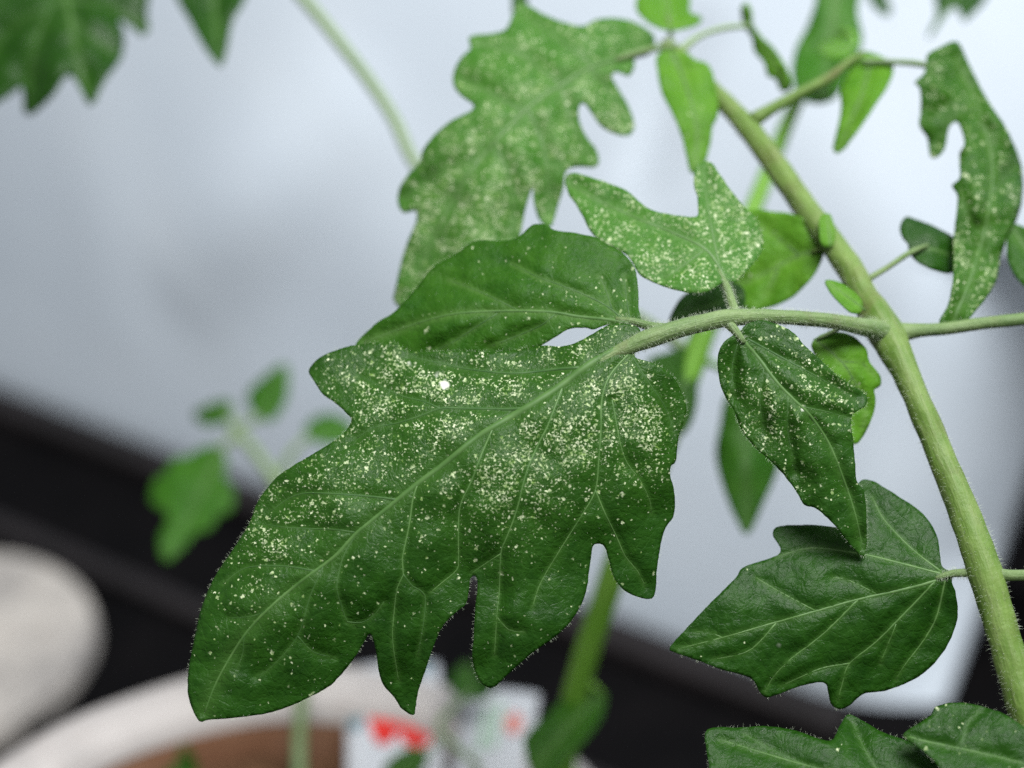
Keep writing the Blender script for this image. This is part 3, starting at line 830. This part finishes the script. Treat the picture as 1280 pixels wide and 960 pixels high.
# leaflet hanging below the petiole
leaflet(front, [(925, 414), (934, 405), (952, 400), (973, 406), (991, 415), (1005, 431), (1026, 450), (1048, 470), (1069, 484), (1083, 494), (1082, 507), (1073, 513), (1066, 518), (1064, 530), (1067, 555), (1069, 580), (1071, 601), (1080, 615),
    (1083, 643), (1083, 679), (1080, 695), (1071, 689), (1058, 675), (1044, 657), (1026, 640), (1016, 634), (1005, 631), (996, 615), (980, 594), (963, 576), (943, 558), (927, 537), (917, 512), (908, 498), (900, 477), (897, 452), (901, 434), (913, 421)],
    [(925, 416, .2225), (970, 477, .2202), (1012, 519, .2196), (1051, 590, .2205), (1078, 690, .2225), (960, 403, .2245), (1075, 495, .2240), (1068, 560, .2226), (900, 465, .2228), (945, 555, .2220), (1005, 628, .2218), (1030, 600, .2204), (1000, 440, .2222)],
    'leaf', grid=3.8, veins=[([(918, 414), (948, 448), (970, 477), (994, 502), (1012, 519), (1034, 551), (1051, 590), (1069, 643), (1078, 685)], 8, 2, 'midrib'), V([(934, 424), (973, 445), (1012, 466), (1044, 484), (1068, 498)], 5, 1.4),
    V([(922, 430), (915, 460), (918, 495)], 3, 1.1), V([(955, 458), (950, 500), (955, 540)], 3, 1.0), V([(1000, 508), (1035, 515), (1058, 522)], 3, 1.0), V([(985, 495), (985, 540), (995, 590)], 3, 1.0)],
    crease=0.0006, sigma=7, quilt=0.0009, dens=0.42, blobs=[(1000, 470, 60, .5), (950, 470, 50, .35), (1050, 500, 40, .5), (940, 530, 40, .45), (990, 560, 60, .3), (1000, 600, 40, .2), (1060, 620, 40, -.2)],
    blotches=[(1004, 510, 3.2)], bump=0.0007, margin_hairs=420, label='narrow speckled leaflet hanging below the leaf stalk')
# small bright leaflet behind it
leaflet(front, [(1016, 427), (1030, 417), (1051, 415), (1069, 422), (1083, 436), (1087, 452), (1101, 470), (1101, 482), (1093, 487), (1095, 500), (1091, 520), (1080, 544), (1069, 556), (1055, 545), (1043, 505), (1028, 465), (1017, 440)],
    [(1020, 425, .2345), (1060, 465, .2330), (1080, 545, .2345), (1100, 475, .2355), (1040, 500, .2350), (1065, 420, .2360)], 'leaf_young', grid=6, veins=[([(1018, 424), (1044, 445), (1062, 466), (1080, 505), (1078, 540)], 4, 1.4, 'midrib'), V([(1050, 452), (1078, 455), (1092, 470)], 2.6, 1.0), V([(1064, 470), (1060, 500), (1062, 530)], 2.6, 1.0)],
    crease=0.0005, sigma=7, quilt=0.0006, dens=0.06, bump=0.0006, margin_hairs=120, label='small bright green leaflet between the stem and the speckled hanging leaflet')
petiole('petiolule', [(1072, 408, 0.2330, 9), (1066, 404, 0.2335, 8), (1050, 410, 0.2340, 7), (1022, 424, 0.2346, 5)], 'petiole', front)

# leaf behind, by the stem
leaflet(front, [(935, 264), (972, 265), (996, 269), (1020, 283), (1030, 301), (1026, 328), (1010, 352), (989, 372), (965, 383), (941, 388), (925, 384), (900, 370), (884, 340), (900, 300)],
    [(1030, 305, .2500), (960, 330, .2540), (890, 345, .2570), (960, 265, .2560), (960, 385, .2520)], 'leaf_young', grid=7, veins=[([(1034, 310), (996, 321), (950, 345), (905, 362)], 5, 2, 'midrib'), V([(1000, 320), (970, 295), (945, 282)], 3, 1.2), V([(975, 330), (965, 355), (955, 375)], 3, 1.2)],
    crease=0.0006, sigma=9, quilt=0.0008, dens=0.04, bump=0.0008, label='smooth green leaflet half hidden behind the slanting stem')
petiole('petiolule', [(1045, 318, 0.2475, 9), (1034, 309, 0.2495, 8), (1015, 315, 0.2505, 6)], 'stem', front)
leaflet(front, [(836, 404), (845, 381), (862, 364), (905, 350), (930, 362), (925, 390), (890, 402), (855, 408)], [(920, 375, .247), (850, 395, .250), (880, 355, .252), (890, 402, .246)], 'leaf', grid=7, dens=0.02,
    veins=[([(930, 370), (890, 382), (845, 396)], 4, 1.5, 'midrib')], bump=0.0006, label='dark leaflet in the shade behind the leaf stalk')

# large lobed leaflet, upper, a little out of focus
leaflet(front, [(818, 46), (799, 30), (775, 23), (747, 24), (731, 32), (712, 30), (684, 20), (664, 8), (648, 4), (640, 20), (632, 36), (616, 42), (597, 43), (586, 47), (588, 60), (575, 73), (567, 91), (567, 107), (579, 121), (592, 131), (588, 139),
    (565, 150), (545, 166), (529, 186), (525, 202), (510, 218), (500, 234), (497, 253), (504, 265), (519, 263), (520, 277), (510, 301), (502, 325), (495, 356), (493, 378), (520, 392), (580, 372), (630, 345), (648, 300), (656, 265), (664, 238), (667, 234),
    (668, 253), (674, 273), (684, 284), (690, 282), (696, 261), (704, 238), (708, 214), (723, 208), (743, 209), (749, 202), (745, 186), (733, 170), (724, 150), (724, 133), (731, 129), (743, 146), (755, 160), (775, 168), (789, 167), (793, 154), (787, 135), (773, 111),
    (765, 95), (771, 89), (781, 93), (787, 95), (793, 85), (795, 73), (814, 66)],
    [(815, 58, .2765), (739, 83, .2660), (660, 135, .2585), (600, 200, .2560), (525, 330, .2570), (650, 10, .2740), (590, 55, .2680), (570, 100, .2650), (500, 250, .2620), (495, 370, .2600), (640, 320, .2545), (690, 270, .2570), (745, 205, .2620), (785, 160, .2670), (770, 30, .2740)],
    'leaf_pale', grid=6, veins=[([(820, 60), (780, 72), (739, 84), (704, 105), (660, 135), (600, 200), (560, 262), (525, 335)], 9, 3, 'midrib'), V([(735, 86), (770, 125), (782, 155)], 5, 1.6), V([(700, 107), (712, 150), (735, 195)], 5, 1.6), V([(660, 136), (680, 190), (687, 265)], 5, 1.6),
    V([(700, 105), (650, 70), (600, 55)], 5, 1.6), V([(655, 140), (610, 115), (580, 100)], 4, 1.5), V([(600, 200), (550, 215), (505, 248)], 4, 1.5), V([(740, 83), (705, 55), (655, 20)], 4, 1.5), V([(620, 178), (640, 240), (640, 300)], 4, 1.5)],
    crease=0.0008, sigma=10, quilt=0.0014, dens=1.0, blobs=[(600, 250, 90, .5), (540, 320, 70, .4), (700, 130, 60, .3), (770, 150, 30, .4)], bump=0.0010, bscale=60, vein_mat='vein_pale', label='large lobed leaflet with pale speckling above the folded lobe')
# bright leaflet hanging over the stem top
leaflet(front, [(821, 70), (835, 62), (856, 65), (870, 75), (882, 78), (891, 90), (894, 108), (898, 124), (897, 146), (891, 157), (889, 175), (885, 192), (881, 203), (868, 217), (863, 215), (857, 187), (850, 163), (838, 137), (828, 117), (823, 96)],
    [(835, 62, .2720), (860, 130, .2650), (870, 212, .2620), (895, 125, .2680), (830, 115, .2680)], 'leaf_young', grid=7, veins=[([(838, 62), (858, 110), (870, 160), (868, 212)], 5, 2, 'midrib')], crease=0.0008, sigma=10, quilt=0.0008, dens=0.10, bump=0.0008,
    label='bright green leaflet hanging down over the top of the stem')
leaflet(front, [(797, -4), (796, 12), (805, 23), (818, 32), (838, 38), (856, 35), (870, 31), (878, 23), (873, 19), (862, 14), (863, -4), (850, -22), (812, -22)], [(838, 36, .279), (838, -20, .290), (875, 22, .282), (800, 10, .282)], 'leaf_young', grid=8,
    veins=[([(838, 38), (835, 10), (830, -18)], 4, 2, 'midrib')], bump=0.0008, label='small bright leaflet cut by the top edge above the stem tip')
leaflet(front, [(926, 9), (934, 4), (940, 17), (940, 29), (952, 46), (967, 61), (981, 82), (989, 105), (984, 114), (975, 113), (969, 99), (959, 95), (955, 79), (943, 64), (939, 46), (929, 32)], [(934, 6, .284), (985, 110, .279), (960, 60, .282), (945, 60, .284)], 'leaf_young', grid=6,
    veins=[([(932, 8), (945, 42), (965, 75), (983, 110)], 4, 2, 'midrib')], bump=0.0006, label='thin curled leaflet seen edge on beside the stem tip')
leaflet(front, [(1080, 64), (1092, 66), (1105, 72), (1116, 78), (1116, 93), (1107, 112), (1095, 130), (1080, 152), (1065, 172), (1055, 185), (1045, 191), (1041, 186), (1044, 170), (1049, 150), (1051, 132), (1050, 112), (1058, 95), (1067, 75)],
    [(1100, 72, .2725), (1075, 120, .2660), (1045, 188, .2640), (1112, 95, .2690), (1052, 115, .2700)], 'leaf_young', grid=7, veins=[([(1090, 68), (1080, 110), (1062, 155), (1047, 186)], 4, 2, 'midrib')], crease=0.0008, sigma=9, quilt=0.0006, bump=0.0007,
    label='pointed light green leaflet hanging from the upper side stalk')
# twisted leaf at the right
leaflet(front, [(1160, 67), (1175, 59), (1192, 51), (1200, 55), (1208, 73), (1218, 93), (1228, 113), (1240, 133), (1255, 155), (1265, 175), (1275, 200), (1279, 225), (1278, 250), (1270, 278), (1260, 292), (1257, 305), (1251, 320), (1249, 333), (1247, 346),
    (1240, 362), (1227, 380), (1212, 397), (1200, 407), (1190, 411), (1180, 408), (1175, 401), (1185, 382), (1190, 360), (1192, 332), (1192, 295), (1196, 270), (1197, 245), (1190, 232), (1200, 222), (1199, 193), (1206, 180), (1202, 162), (1195, 151), (1186, 160), (1180, 185),
    (1172, 195), (1163, 195), (1160, 175), (1150, 157), (1151, 140), (1151, 112), (1144, 102), (1155, 93), (1159, 80)],
    [(1190, 55, .2660), (1160, 100, .2620), (1170, 190, .2590), (1215, 110, .2640), (1235, 150, .2560), (1205, 210, .2520), (1275, 220, .2590), (1235, 260, .2470), (1200, 300, .2480), (1250, 330, .2470), (1215, 350, .2415), (1188, 405, .2380), (1265, 280, .2530)],
    'leaf_mid', grid=6, veins=[([(1188, 408), (1212, 350), (1232, 280), (1240, 210), (1225, 140), (1195, 75)], 7, 2, 'midrib'), V([(1228, 295), (1212, 270), (1202, 245)], 3, 1.2), V([(1238, 240), (1258, 220), (1270, 205)], 3, 1.2), V([(1222, 135), (1190, 150), (1172, 180)], 3, 1.2), V([(1215, 345), (1235, 325), (1246, 322)], 3, 1.2)],
    crease=0.0009, sigma=8, quilt=0.0012, dens=0.85, blobs=[(1205, 340, 40, .5), (1225, 250, 50, .2)], bump=0.0012, bscale=35, hole=[(1206, 128), (1214, 124), (1221, 131), (1216, 138), (1208, 137)], label='long twisted leaflet with a small hole rising from the side stalk')
leaflet(front, [(1125, 283), (1132, 271), (1145, 274), (1162, 280), (1180, 289), (1192, 296), (1205, 310), (1205, 336), (1191, 341), (1180, 341), (1162, 335), (1147, 327), (1137, 315), (1135, 305), (1128, 295)],
    [(1140, 316, .2470), (1200, 325, .2500), (1135, 275, .2520), (1170, 305, .2480)], 'leaf', grid=6, veins=[([(1137, 315), (1165, 312), (1200, 324)], 4, 1.5, 'midrib')], bump=0.0006, label='dark rounded leaflet on a thin stalk off the stem')
leaflet(front, [(1260, 286), (1270, 280), (1282, 284), (1310, 296), (1330, 340), (1320, 370), (1290, 366), (1279, 356), (1265, 338), (1259, 315)], [(1262, 285, .252), (1320, 350, .246), (1270, 330, .249), (1310, 300, .250)], 'leaf_mid', grid=7,
    veins=[([(1264, 284), (1285, 315), (1320, 355)], 4, 1.5, 'midrib')], bump=0.0006, label='green leaflet cut by the right edge beside the twisted one')
petiole('petiolule', [(1262, 292, 0.2525, 5), (1256, 280, 0.2535, 6), (1250, 262, 0.2530, 7)], 'petiole', front)
# tiny shoots on the stem
leaflet(front, [(1032, 350), (1047, 352), (1065, 362), (1078, 377), (1076, 390), (1064, 390), (1050, 378), (1037, 363)], [(1078, 388, .2355), (1034, 352, .2370), (1050, 380, .2345), (1068, 362, .2375)], 'leaf_young', grid=5, veins=[([(1082, 388), (1060, 372), (1035, 353)], 3, 1.2, 'midrib')], bump=0.0004,
    label='tiny bright leaflet sprouting from the stem just above the leaf stalk')
leaflet(front, [(1025, 273), (1037, 267), (1042, 280), (1044, 295), (1040, 308), (1027, 303)], [(1038, 305, .2455), (1032, 270, .2475), (1044, 285, .2470), (1027, 290, .2462)], 'leaf_young', grid=4.5, veins=[([(1038, 308), (1034, 270)], 2.6, 1.2, 'midrib')], bump=0.0003, label='tiny bud leaflet pressed to the stem')

# lower right leaflet
q_out = [(1190, 716), (1178, 708), (1175, 693), (1172, 672), (1162, 652), (1145, 635), (1126, 622), (1107, 610), (1091, 601), (1076, 601), (1068, 615), (1060, 640), (1048, 658), (1030, 657), (1005, 656), (974, 658), (966, 667), (972, 678), (976, 687), (972, 694), (949, 702), (928, 710), (920, 722), (903, 739),
    (882, 760), (857, 787), (837, 810), (845, 816), (870, 825), (903, 837), (932, 845), (943, 852), (949, 864), (959, 872), (978, 866), (999, 858), (1024, 853), (1033, 856), (1036, 866), (1039, 879), (1047, 886), (1060, 883), (1078, 868), (1094, 865), (1112, 862), (1145, 848), (1166, 831), (1185, 806), (1197, 772), (1195, 743), (1190, 727)]
leaflet(front, q_out, [(1188, 717, .2215), (1128, 737, .2218), (1020, 764, .2222), (903, 797, .2232), (840, 810, .2245), (1085, 605, .2295), (975, 665, .2285), (925, 712, .2262), (1160, 650, .2265), (1195, 770, .2225), (1150, 845, .2238), (1045, 882, .2242), (955, 868, .2240), (1060, 690, .2245), (1080, 800, .2225)],
    'leaf', grid=4.2, veins=[([(1190, 717), (1166, 727), (1128, 737), (1070, 750), (1020, 764), (966, 779), (903, 797), (848, 811)], 6, 1.6, 'midrib'), V([(1178, 718), (1132, 706), (1078, 693), (1020, 685), (987, 691), (968, 697)], 4.4, 1.2), V([(1178, 716), (1150, 695), (1128, 675), (1103, 647), (1090, 620)], 3.8, 1.2),
    V([(1168, 727), (1137, 760), (1095, 802), (1062, 829), (1054, 850), (1047, 876)], 4.2, 1.2), V([(1062, 829), (1028, 835), (999, 847), (975, 858)], 3, 1.1), V([(1181, 725), (1170, 772), (1153, 802), (1128, 835), (1120, 850)], 3.8, 1.1), V([(1072, 750), (1028, 793), (987, 825), (966, 847), (956, 866)], 3.8, 1.1),
    V([(970, 779), (941, 810), (915, 820), (890, 824)], 3, 1.0), V([(1020, 764), (975, 740), (945, 722)], 2.8, 1.0), V([(903, 797), (885, 790), (868, 790)], 2.0, 0.9), V([(1095, 742), (1060, 725), (1040, 722)], 2.4, 0.9), V([(1120, 780), (1100, 830)], 2.0, 0.9)],
    crease=0.0003, sigma=6.5, quilt=0.0003, dens=0.0, blobs=[(900, 770, 40, .03), (1025, 771, 14, .2)], blotches=[(973, 805, 2.2), (970, 822, 2.0), (966, 842, 1.8), (1030, 771, 2.0)], bump=0.0006, margin_hairs=170, vein_mat='vein_pale', label='nearly unmarked dark leaflet with a toothed edge at the lower stem')
# bottom leaflets
leaflet(front, [(881, 919), (889, 910), (925, 909), (958, 908), (991, 912), (1014, 920), (1037, 926), (1044, 920), (1049, 909), (1057, 896), (1063, 893), (1080, 902), (1103, 915), (1129, 924), (1155, 938), (1175, 955), (1200, 1000), (1180, 1060), (1000, 1080), (900, 1010), (886, 951), (883, 935)],
    [(885, 915, .2185), (1060, 896, .2200), (1175, 958, .2140), (1000, 1060, .2080), (1040, 960, .2130)], 'leaf', grid=5, veins=[([(1190, 1000), (1100, 980), (1000, 955), (900, 925)], 6, 2, 'midrib'), V([(1110, 982), (1085, 945), (1064, 900)], 3.6, 1.1), V([(1010, 958), (970, 940), (930, 918)], 3, 1.1)],
    crease=0.0005, sigma=7, quilt=0.0007, dens=0.0, blobs=[(1060, 950, 20, .35)], bump=0.0006, margin_hairs=170, label='leaflet with one pointed tooth at the bottom edge')
leaflet(front, [(1129, 919), (1149, 904), (1165, 893), (1169, 884), (1188, 879), (1208, 879), (1231, 884), (1254, 892), (1275, 905), (1310, 930), (1330, 1010), (1200, 1030), (1178, 965), (1149, 934)],
    [(1132, 921, .2120), (1200, 882, .2135), (1290, 930, .2090), (1250, 1000, .2050), (1180, 940, .2095)], 'leaf', grid=5, veins=[([(1133, 921), (1160, 928), (1214, 939), (1280, 955), (1320, 970)], 5, 2, 'midrib'), V([(1200, 936), (1210, 905), (1225, 888)], 3, 1.0)],
    crease=0.0005, sigma=7, quilt=0.0006, dens=0.04, blobs=[(1170, 905, 30, .3), (1220, 920, 40, .12)], bump=0.0006, margin_hairs=130, label='speckled leaflet in the bottom corner beside the stem')
petiole('petiole', [(1290, 915, 0.2140, 14), (1330, 960, 0.209, 12), (1320, 985, 0.2075, 9), (1290, 962, 0.2085, 7)], 'petiole', front)
petiole('petiolule', [(1322, 985, 0.2075, 9), (1260, 1040, 0.207, 8), (1200, 1010, 0.2090, 7), (1170, 990, 0.2110, 5)], 'petiole', front)

# ------------------------------------------------------------------ second tomato plant, behind and out of focus
back = empty('tomato_plant', (0.02, 0.25, 0.142))
tag(back, 'blurred tomato plant behind, with a straight bright green stem', 'tomato plant')
bs = [(1062, -60, 0.335, 16), (1035, 40, 0.330, 18), (990, 140, 0.325, 24), (950, 240, 0.318, 28), (912, 335, 0.312, 34), (874, 430, 0.308, 42), (835, 540, 0.308, 44), (790, 650, 0.318, 44), (752, 760, 0.330, 43), (718, 870, 0.345, 42), (702, 965, 0.357, 42)]
A = catmull(bs, step=8.0)
wb = [(*P(a[0], a[1], a[2]), a[3]*0.375*a[2]/FPX) for a in A] + [(0.0205, 0.251, 0.165, 0.0046), (0.020, 0.25, 0.137, 0.0048)]
tube('stem', wb, M['stem_back'], back, sides=16, step=0.003, wob=0.03, world_pts=True)
tube('petiole', [(868, 446, 0.307, 14), (800, 398, 0.312, 15), (700, 352, 0.320, 15), (610, 300, 0.328, 15), (550, 245, 0.334, 15), (515, 198, 0.337, 15), (494, 152, 0.339, 15), (464, 105, 0.340, 15), (426, 55, 0.341, 15), (392, 13, 0.342, 15), (350, -30, 0.343, 14), (270, -80, 0.345, 14), (150, -90, 0.345, 12), (60, -60, 0.343, 10)],
     M['stem_pale'], back, sides=12, step=10)
leaflet(back, [(1022, -30), (1020, 0), (1008, 35), (996, 58), (990, 87), (996, 117), (1013, 128), (1031, 128), (1045, 120), (1063, 90), (1075, 64), (1078, 44), (1072, 15), (1074, -30)], [(1045, -30, .320), (1030, 125, .305), (1075, 50, .316), (992, 85, .314)], 'leaf_pale', grid=9,
    veins=[([(1048, -28), (1040, 40), (1025, 122)], 6, 3, 'midrib')], bump=0.0012, label='blurred drooping leaflet at the top of the rear stem')
leaflet(back, [(1020, 58), (1034, 50), (1050, 46), (1066, 54), (1065, 66), (1050, 72), (1030, 70)], [(1066, 60, .292), (1022, 60, .296), (1050, 47, .300)], 'leaf_young', grid=6, veins=[([(1066, 60), (1025, 60)], 3, 1.5, 'midrib')], label='bright small folded leaflet in front of the drooping one')
tube('petiolule', [(1030, 50, 0.329, 8), (1058, 40, 0.312, 7), (1070, 54, 0.300, 6), (1060, 60, 0.294, 4)], M['stem_back'], back, sides=8)
leaflet(back, [(1172, -30), (1171, 18), (1163, 36), (1160, 48), (1174, 31), (1184, 14), (1197, 10), (1205, 26), (1216, 17), (1232, 0), (1238, -30)], [(1205, -30, .345), (1165, 40, .335), (1225, 5, .34)], 'leaf', grid=8, veins=[([(1205, -28), (1190, 5), (1165, 40)], 4, 2, 'midrib')], label='blurred dark leaf tips at the top edge')
leaflet(back, [(1080, -30), (1088, 0), (1100, 14), (1110, 20), (1115, 10), (1108, -5), (1105, -30)], [(1090, -30, .35), (1110, 18, .345), (1105, -20, .352)], 'leaf', grid=7, veins=[([(1092, -28), (1110, 17)], 4, 2, 'midrib')], label='blurred dark pointed tip at the top edge beside the drooping leaflet')
tube('petiole', [(1058, -42, 0.334, 12), (1090, -40, 0.345, 10), (1150, -45, 0.345, 10), (1205, -28, 0.345, 8)], M['stem_back'], back, sides=8, step=10)
# leaves at the upper left on the pale stalk
leaflet(back, [(-40, 130), (0, 126), (17, 115), (27, 110), (30, 142), (37, 144), (63, 122), (84, 95), (95, 101), (110, 131), (117, 128), (131, 101), (152, 72), (155, 42), (149, 25), (160, 30), (178, 44), (186, 38), (184, 17), (182, -25), (120, -70), (20, -70), (-60, -30)],
    [(60, -60, .343), (110, 128, .322), (33, 142, .325), (182, 35, .337), (-40, 120, .330), (90, 40, .328)], 'leaf', grid=9, veins=[([(75, -62), (85, 10), (108, 122)], 8, 3, 'midrib'), V([(80, -20), (45, 50), (33, 135)], 5, 2), V([(85, 0), (140, 10), (180, 36)], 5, 2), V([(86, 20), (130, 60), (148, 70)], 4, 2), V([(82, 0), (20, 30), (-20, 80)], 4, 2)],
    crease=0.0015, sigma=14, quilt=0.003, bump=0.002, dens=0.0, label='big blurred lobed leaf in the upper left corner')
leaflet(back, [(213, -25), (222, 0), (236, 25), (253, 55), (270, 79), (276, 84), (283, 63), (291, 25), (304, 4), (312, -25), (290, -60), (235, -60)], [(265, -60, .345), (275, 82, .326), (215, -15, .338), (308, -10, .338)], 'leaf', grid=9,
    veins=[([(266, -62), (268, 10), (275, 78)], 6, 3, 'midrib')], crease=0.001, sigma=10, bump=0.0012, label='blurred single pointed leaf hanging from the top edge')
leaflet(back, [(641, -30), (640, 2), (643, 24), (655, 24), (660, 4), (658, -30)], [(648, -30, .300), (650, 24, .295), (656, 0, .298)], 'leaf', grid=6, veins=[([(650, -28), (649, 20)], 4, 2, 'midrib')], label='blurred brownish leaf tip behind the lobed leaflet')
tube('petiolule', [(650, -24, 0.299, 6), (660, -60, 0.31, 7), (760, -80, 0.32, 8), (900, -70, 0.33, 9), (1055, -45, 0.335, 10)], M['stem_back'], back, sides=8, step=10)
# hanging leaf and low leaves
leaflet(back, [(908, 495), (900, 530), (894, 570), (904, 610), (918, 644), (932, 668), (942, 658), (956, 626), (971, 591), (975, 555), (960, 515), (935, 488)], [(925, 490, .318), (932, 665, .310), (895, 570, .318), (972, 580, .318), (932, 580, .312)], 'leaf_pale', grid=8,
    veins=[([(925, 490), (932, 580), (932, 662)], 5, 2, 'midrib')], bump=0.0008, label='blurred leaf hanging point down behind the stippled plant')
tube('petiolule', [(866, 450, 0.308, 12), (890, 455, 0.312, 9), (915, 470, 0.316, 8), (926, 495, 0.318, 6)], M['stem_back'], back, sides=8)
leaflet(back, [(808, 455), (835, 440), (862, 436), (872, 480), (868, 520), (850, 545), (832, 510)], [(868, 445, .306), (850, 540, .300), (810, 455, .302)], 'leaf_mid', grid=8, veins=[([(868, 442), (850, 490), (848, 540)], 4, 2, 'midrib')], label='blurred leaflet beside the rear stem under the leaf stalk')
leaflet(back, [(656, 920), (680, 896), (702, 876), (737, 865), (757, 865), (754, 892), (737, 920), (716, 942), (695, 965), (668, 968), (657, 944)], [(745, 870, .345), (665, 960, .328), (690, 890, .340), (735, 920, .334)], 'leaf_mid', grid=8, veins=[([(752, 868), (710, 910), (668, 962)], 5, 2, 'midrib')], bump=0.001,
    label='blurred low leaflet covering the foot of the rear stem')
tube('petiolule', [(722, 860, 0.344, 10), (740, 856, 0.343, 8), (752, 868, 0.345, 6)], M['stem_back'], back, sides=8)

# ------------------------------------------------------------------ seedlings in the pot
s1base = on_plane(372, 1010, 0.1435)
seed = empty('tomato_seedling', s1base)
tag(seed, 'small blurred seedling with four pale green leaflets against the white sheet', 'seedling')
wb = [(*P(a[0], a[1], a[2]), a[3]*0.5*a[2]/FPX) for a in catmull([(290, 535, 0.420, 12), (320, 566, 0.418, 14), (352, 620, 0.414, 15), (372, 720, 0.408, 13), (378, 830, 0.403, 15), (374, 930, 0.400, 17)], step=8)] + [(s1base.x, s1base.y, s1base.z-0.006, 0.0022)]
tube('stem', wb, M['stem_pale'], seed, sides=10, step=0.004, world_pts=True)
leaflet(seed, [(309, 492), (327, 473), (346, 458), (359, 456), (361, 479), (356, 504), (340, 526), (324, 523), (312, 511)], [(325, 522, .420), (357, 458, .432), (310, 495, .427)], 'leaf_pale', grid=8, veins=[([(326, 523), (342, 490), (357, 460)], 4, 2, 'midrib')], bump=0.0008, label='upright pale leaflet of the seedling')
leaflet(seed, [(243, 514), (265, 503), (287, 500), (290, 514), (281, 528), (259, 532), (245, 526)], [(288, 516, .420), (244, 518, .428), (265, 530, .421)], 'leaf_pale', grid=8, veins=[([(289, 514), (245, 518)], 4, 2, 'midrib')], bump=0.0008, label='small rounded leaflet of the seedling')
leaflet(seed, [(381, 545), (387, 526), (406, 517), (424, 520), (440, 530), (442, 548), (410, 556)], [(383, 545, .418), (440, 540, .424), (410, 518, .428)], 'leaf_pale', grid=8, veins=[([(382, 546), (440, 538)], 4, 2, 'midrib')], bump=0.0008, label='leaflet of the seedling beside the largest speckled leaflet')
leaflet(seed, [(187, 626), (193, 600), (206, 590), (216, 572), (234, 570), (250, 560), (276, 557), (284, 582), (280, 594), (293, 614), (289, 638), (272, 645), (264, 660), (242, 668), (232, 682), (211, 701), (202, 697), (199, 672), (210, 648), (203, 637)], [(276, 562, .418), (207, 696, .402), (192, 618, .414), (288, 632, .410)], 'leaf_pale', grid=8,
    veins=[([(276, 563), (250, 620), (208, 692)], 5, 2, 'midrib')], bump=0.001, label='largest drooping leaflet of the seedling')
for pts in ([(292, 537, 0.420, 11), (305, 530, 0.420, 10), (326, 522, 0.4205, 8)], [(291, 536, 0.420, 10), (288, 522, 0.420, 8), (287, 514, 0.420, 7)], [(300, 546, 0.419, 11), (285, 552, 0.419, 10), (275, 563, 0.418, 8)], [(345, 606, 0.4155, 12), (362, 570, 0.417, 10), (384, 546, 0.418, 7)]):
    tube('petiolule', pts, M['stem_pale'], seed, sides=8)

s2base = on_plane(575, 1035, 0.1435)
seed2 = empty('tomato_seedling', s2base)
tag(seed2, 'low seedling with a thin arching stalk in front of the printed packet', 'seedling')
wb = [(*P(a[0], a[1], a[2]), a[3]*0.5*a[2]/FPX) for a in catmull([(588, 868, 0.386, 6), (566, 884, 0.381, 7), (548, 908, 0.376, 8), (566, 930, 0.374, 9), (598, 958, 0.372, 9)], step=6)] + [(s2base.x, s2base.y, s2base.z-0.005, 0.0013)]
tube('stem', wb, M['stem_pale'], seed2, sides=8, step=0.004, world_pts=True)
leaflet(seed2, [(561, 850), (582, 826), (594, 838), (602, 852), (617, 864), (597, 875), (568, 868)], [(588, 868, .386), (583, 828, .398), (612, 863, .388)], 'leaf_mid', grid=7, veins=[([(588, 870), (583, 830)], 4, 2, 'midrib')], label='pale leaflet showing above the white plant label')
leaflet(seed2, [(482, 955), (500, 940), (520, 934), (536, 944), (525, 968), (500, 985), (478, 980)], [(534, 942, .374), (482, 970, .366), (500, 940, .372)], 'leaf_mid', grid=7, veins=[([(536, 942), (485, 970)], 4, 2, 'midrib')], label='leaflet low in front of the packet')
tube('petiolule', [(556, 918, 0.3752, 6), (545, 930, 0.3745, 5), (534, 942, 0.374, 4)], M['stem_pale'], seed2, sides=8)

s3base = on_plane(225, 1000, 0.1435)
seed3 = empty('tomato_seedling', s3base)
tag(seed3, 'tiny green shoot tip at the bottom edge over brown soil', 'seedling')
leaflet(seed3, [(202, 985), (206, 955), (215, 936), (228, 931), (240, 943), (248, 965), (246, 990), (225, 1000)], [(225, 1000, .395), (226, 933, .398), (205, 960, .399), (246, 965, .399)], 'leaf_mid', grid=7, veins=[([(225, 1000), (226, 935)], 4, 2, 'midrib')], label='single pale shoot leaf')
tube('stem', [(*P(225, 998, 0.395), 0.0008), (*P(226, 1020, 0.398), 0.0009), (s3base.x, s3base.y, s3base.z-0.004, 0.001)], M['stem_pale'], seed3, sides=8, step=0.003, world_pts=True)
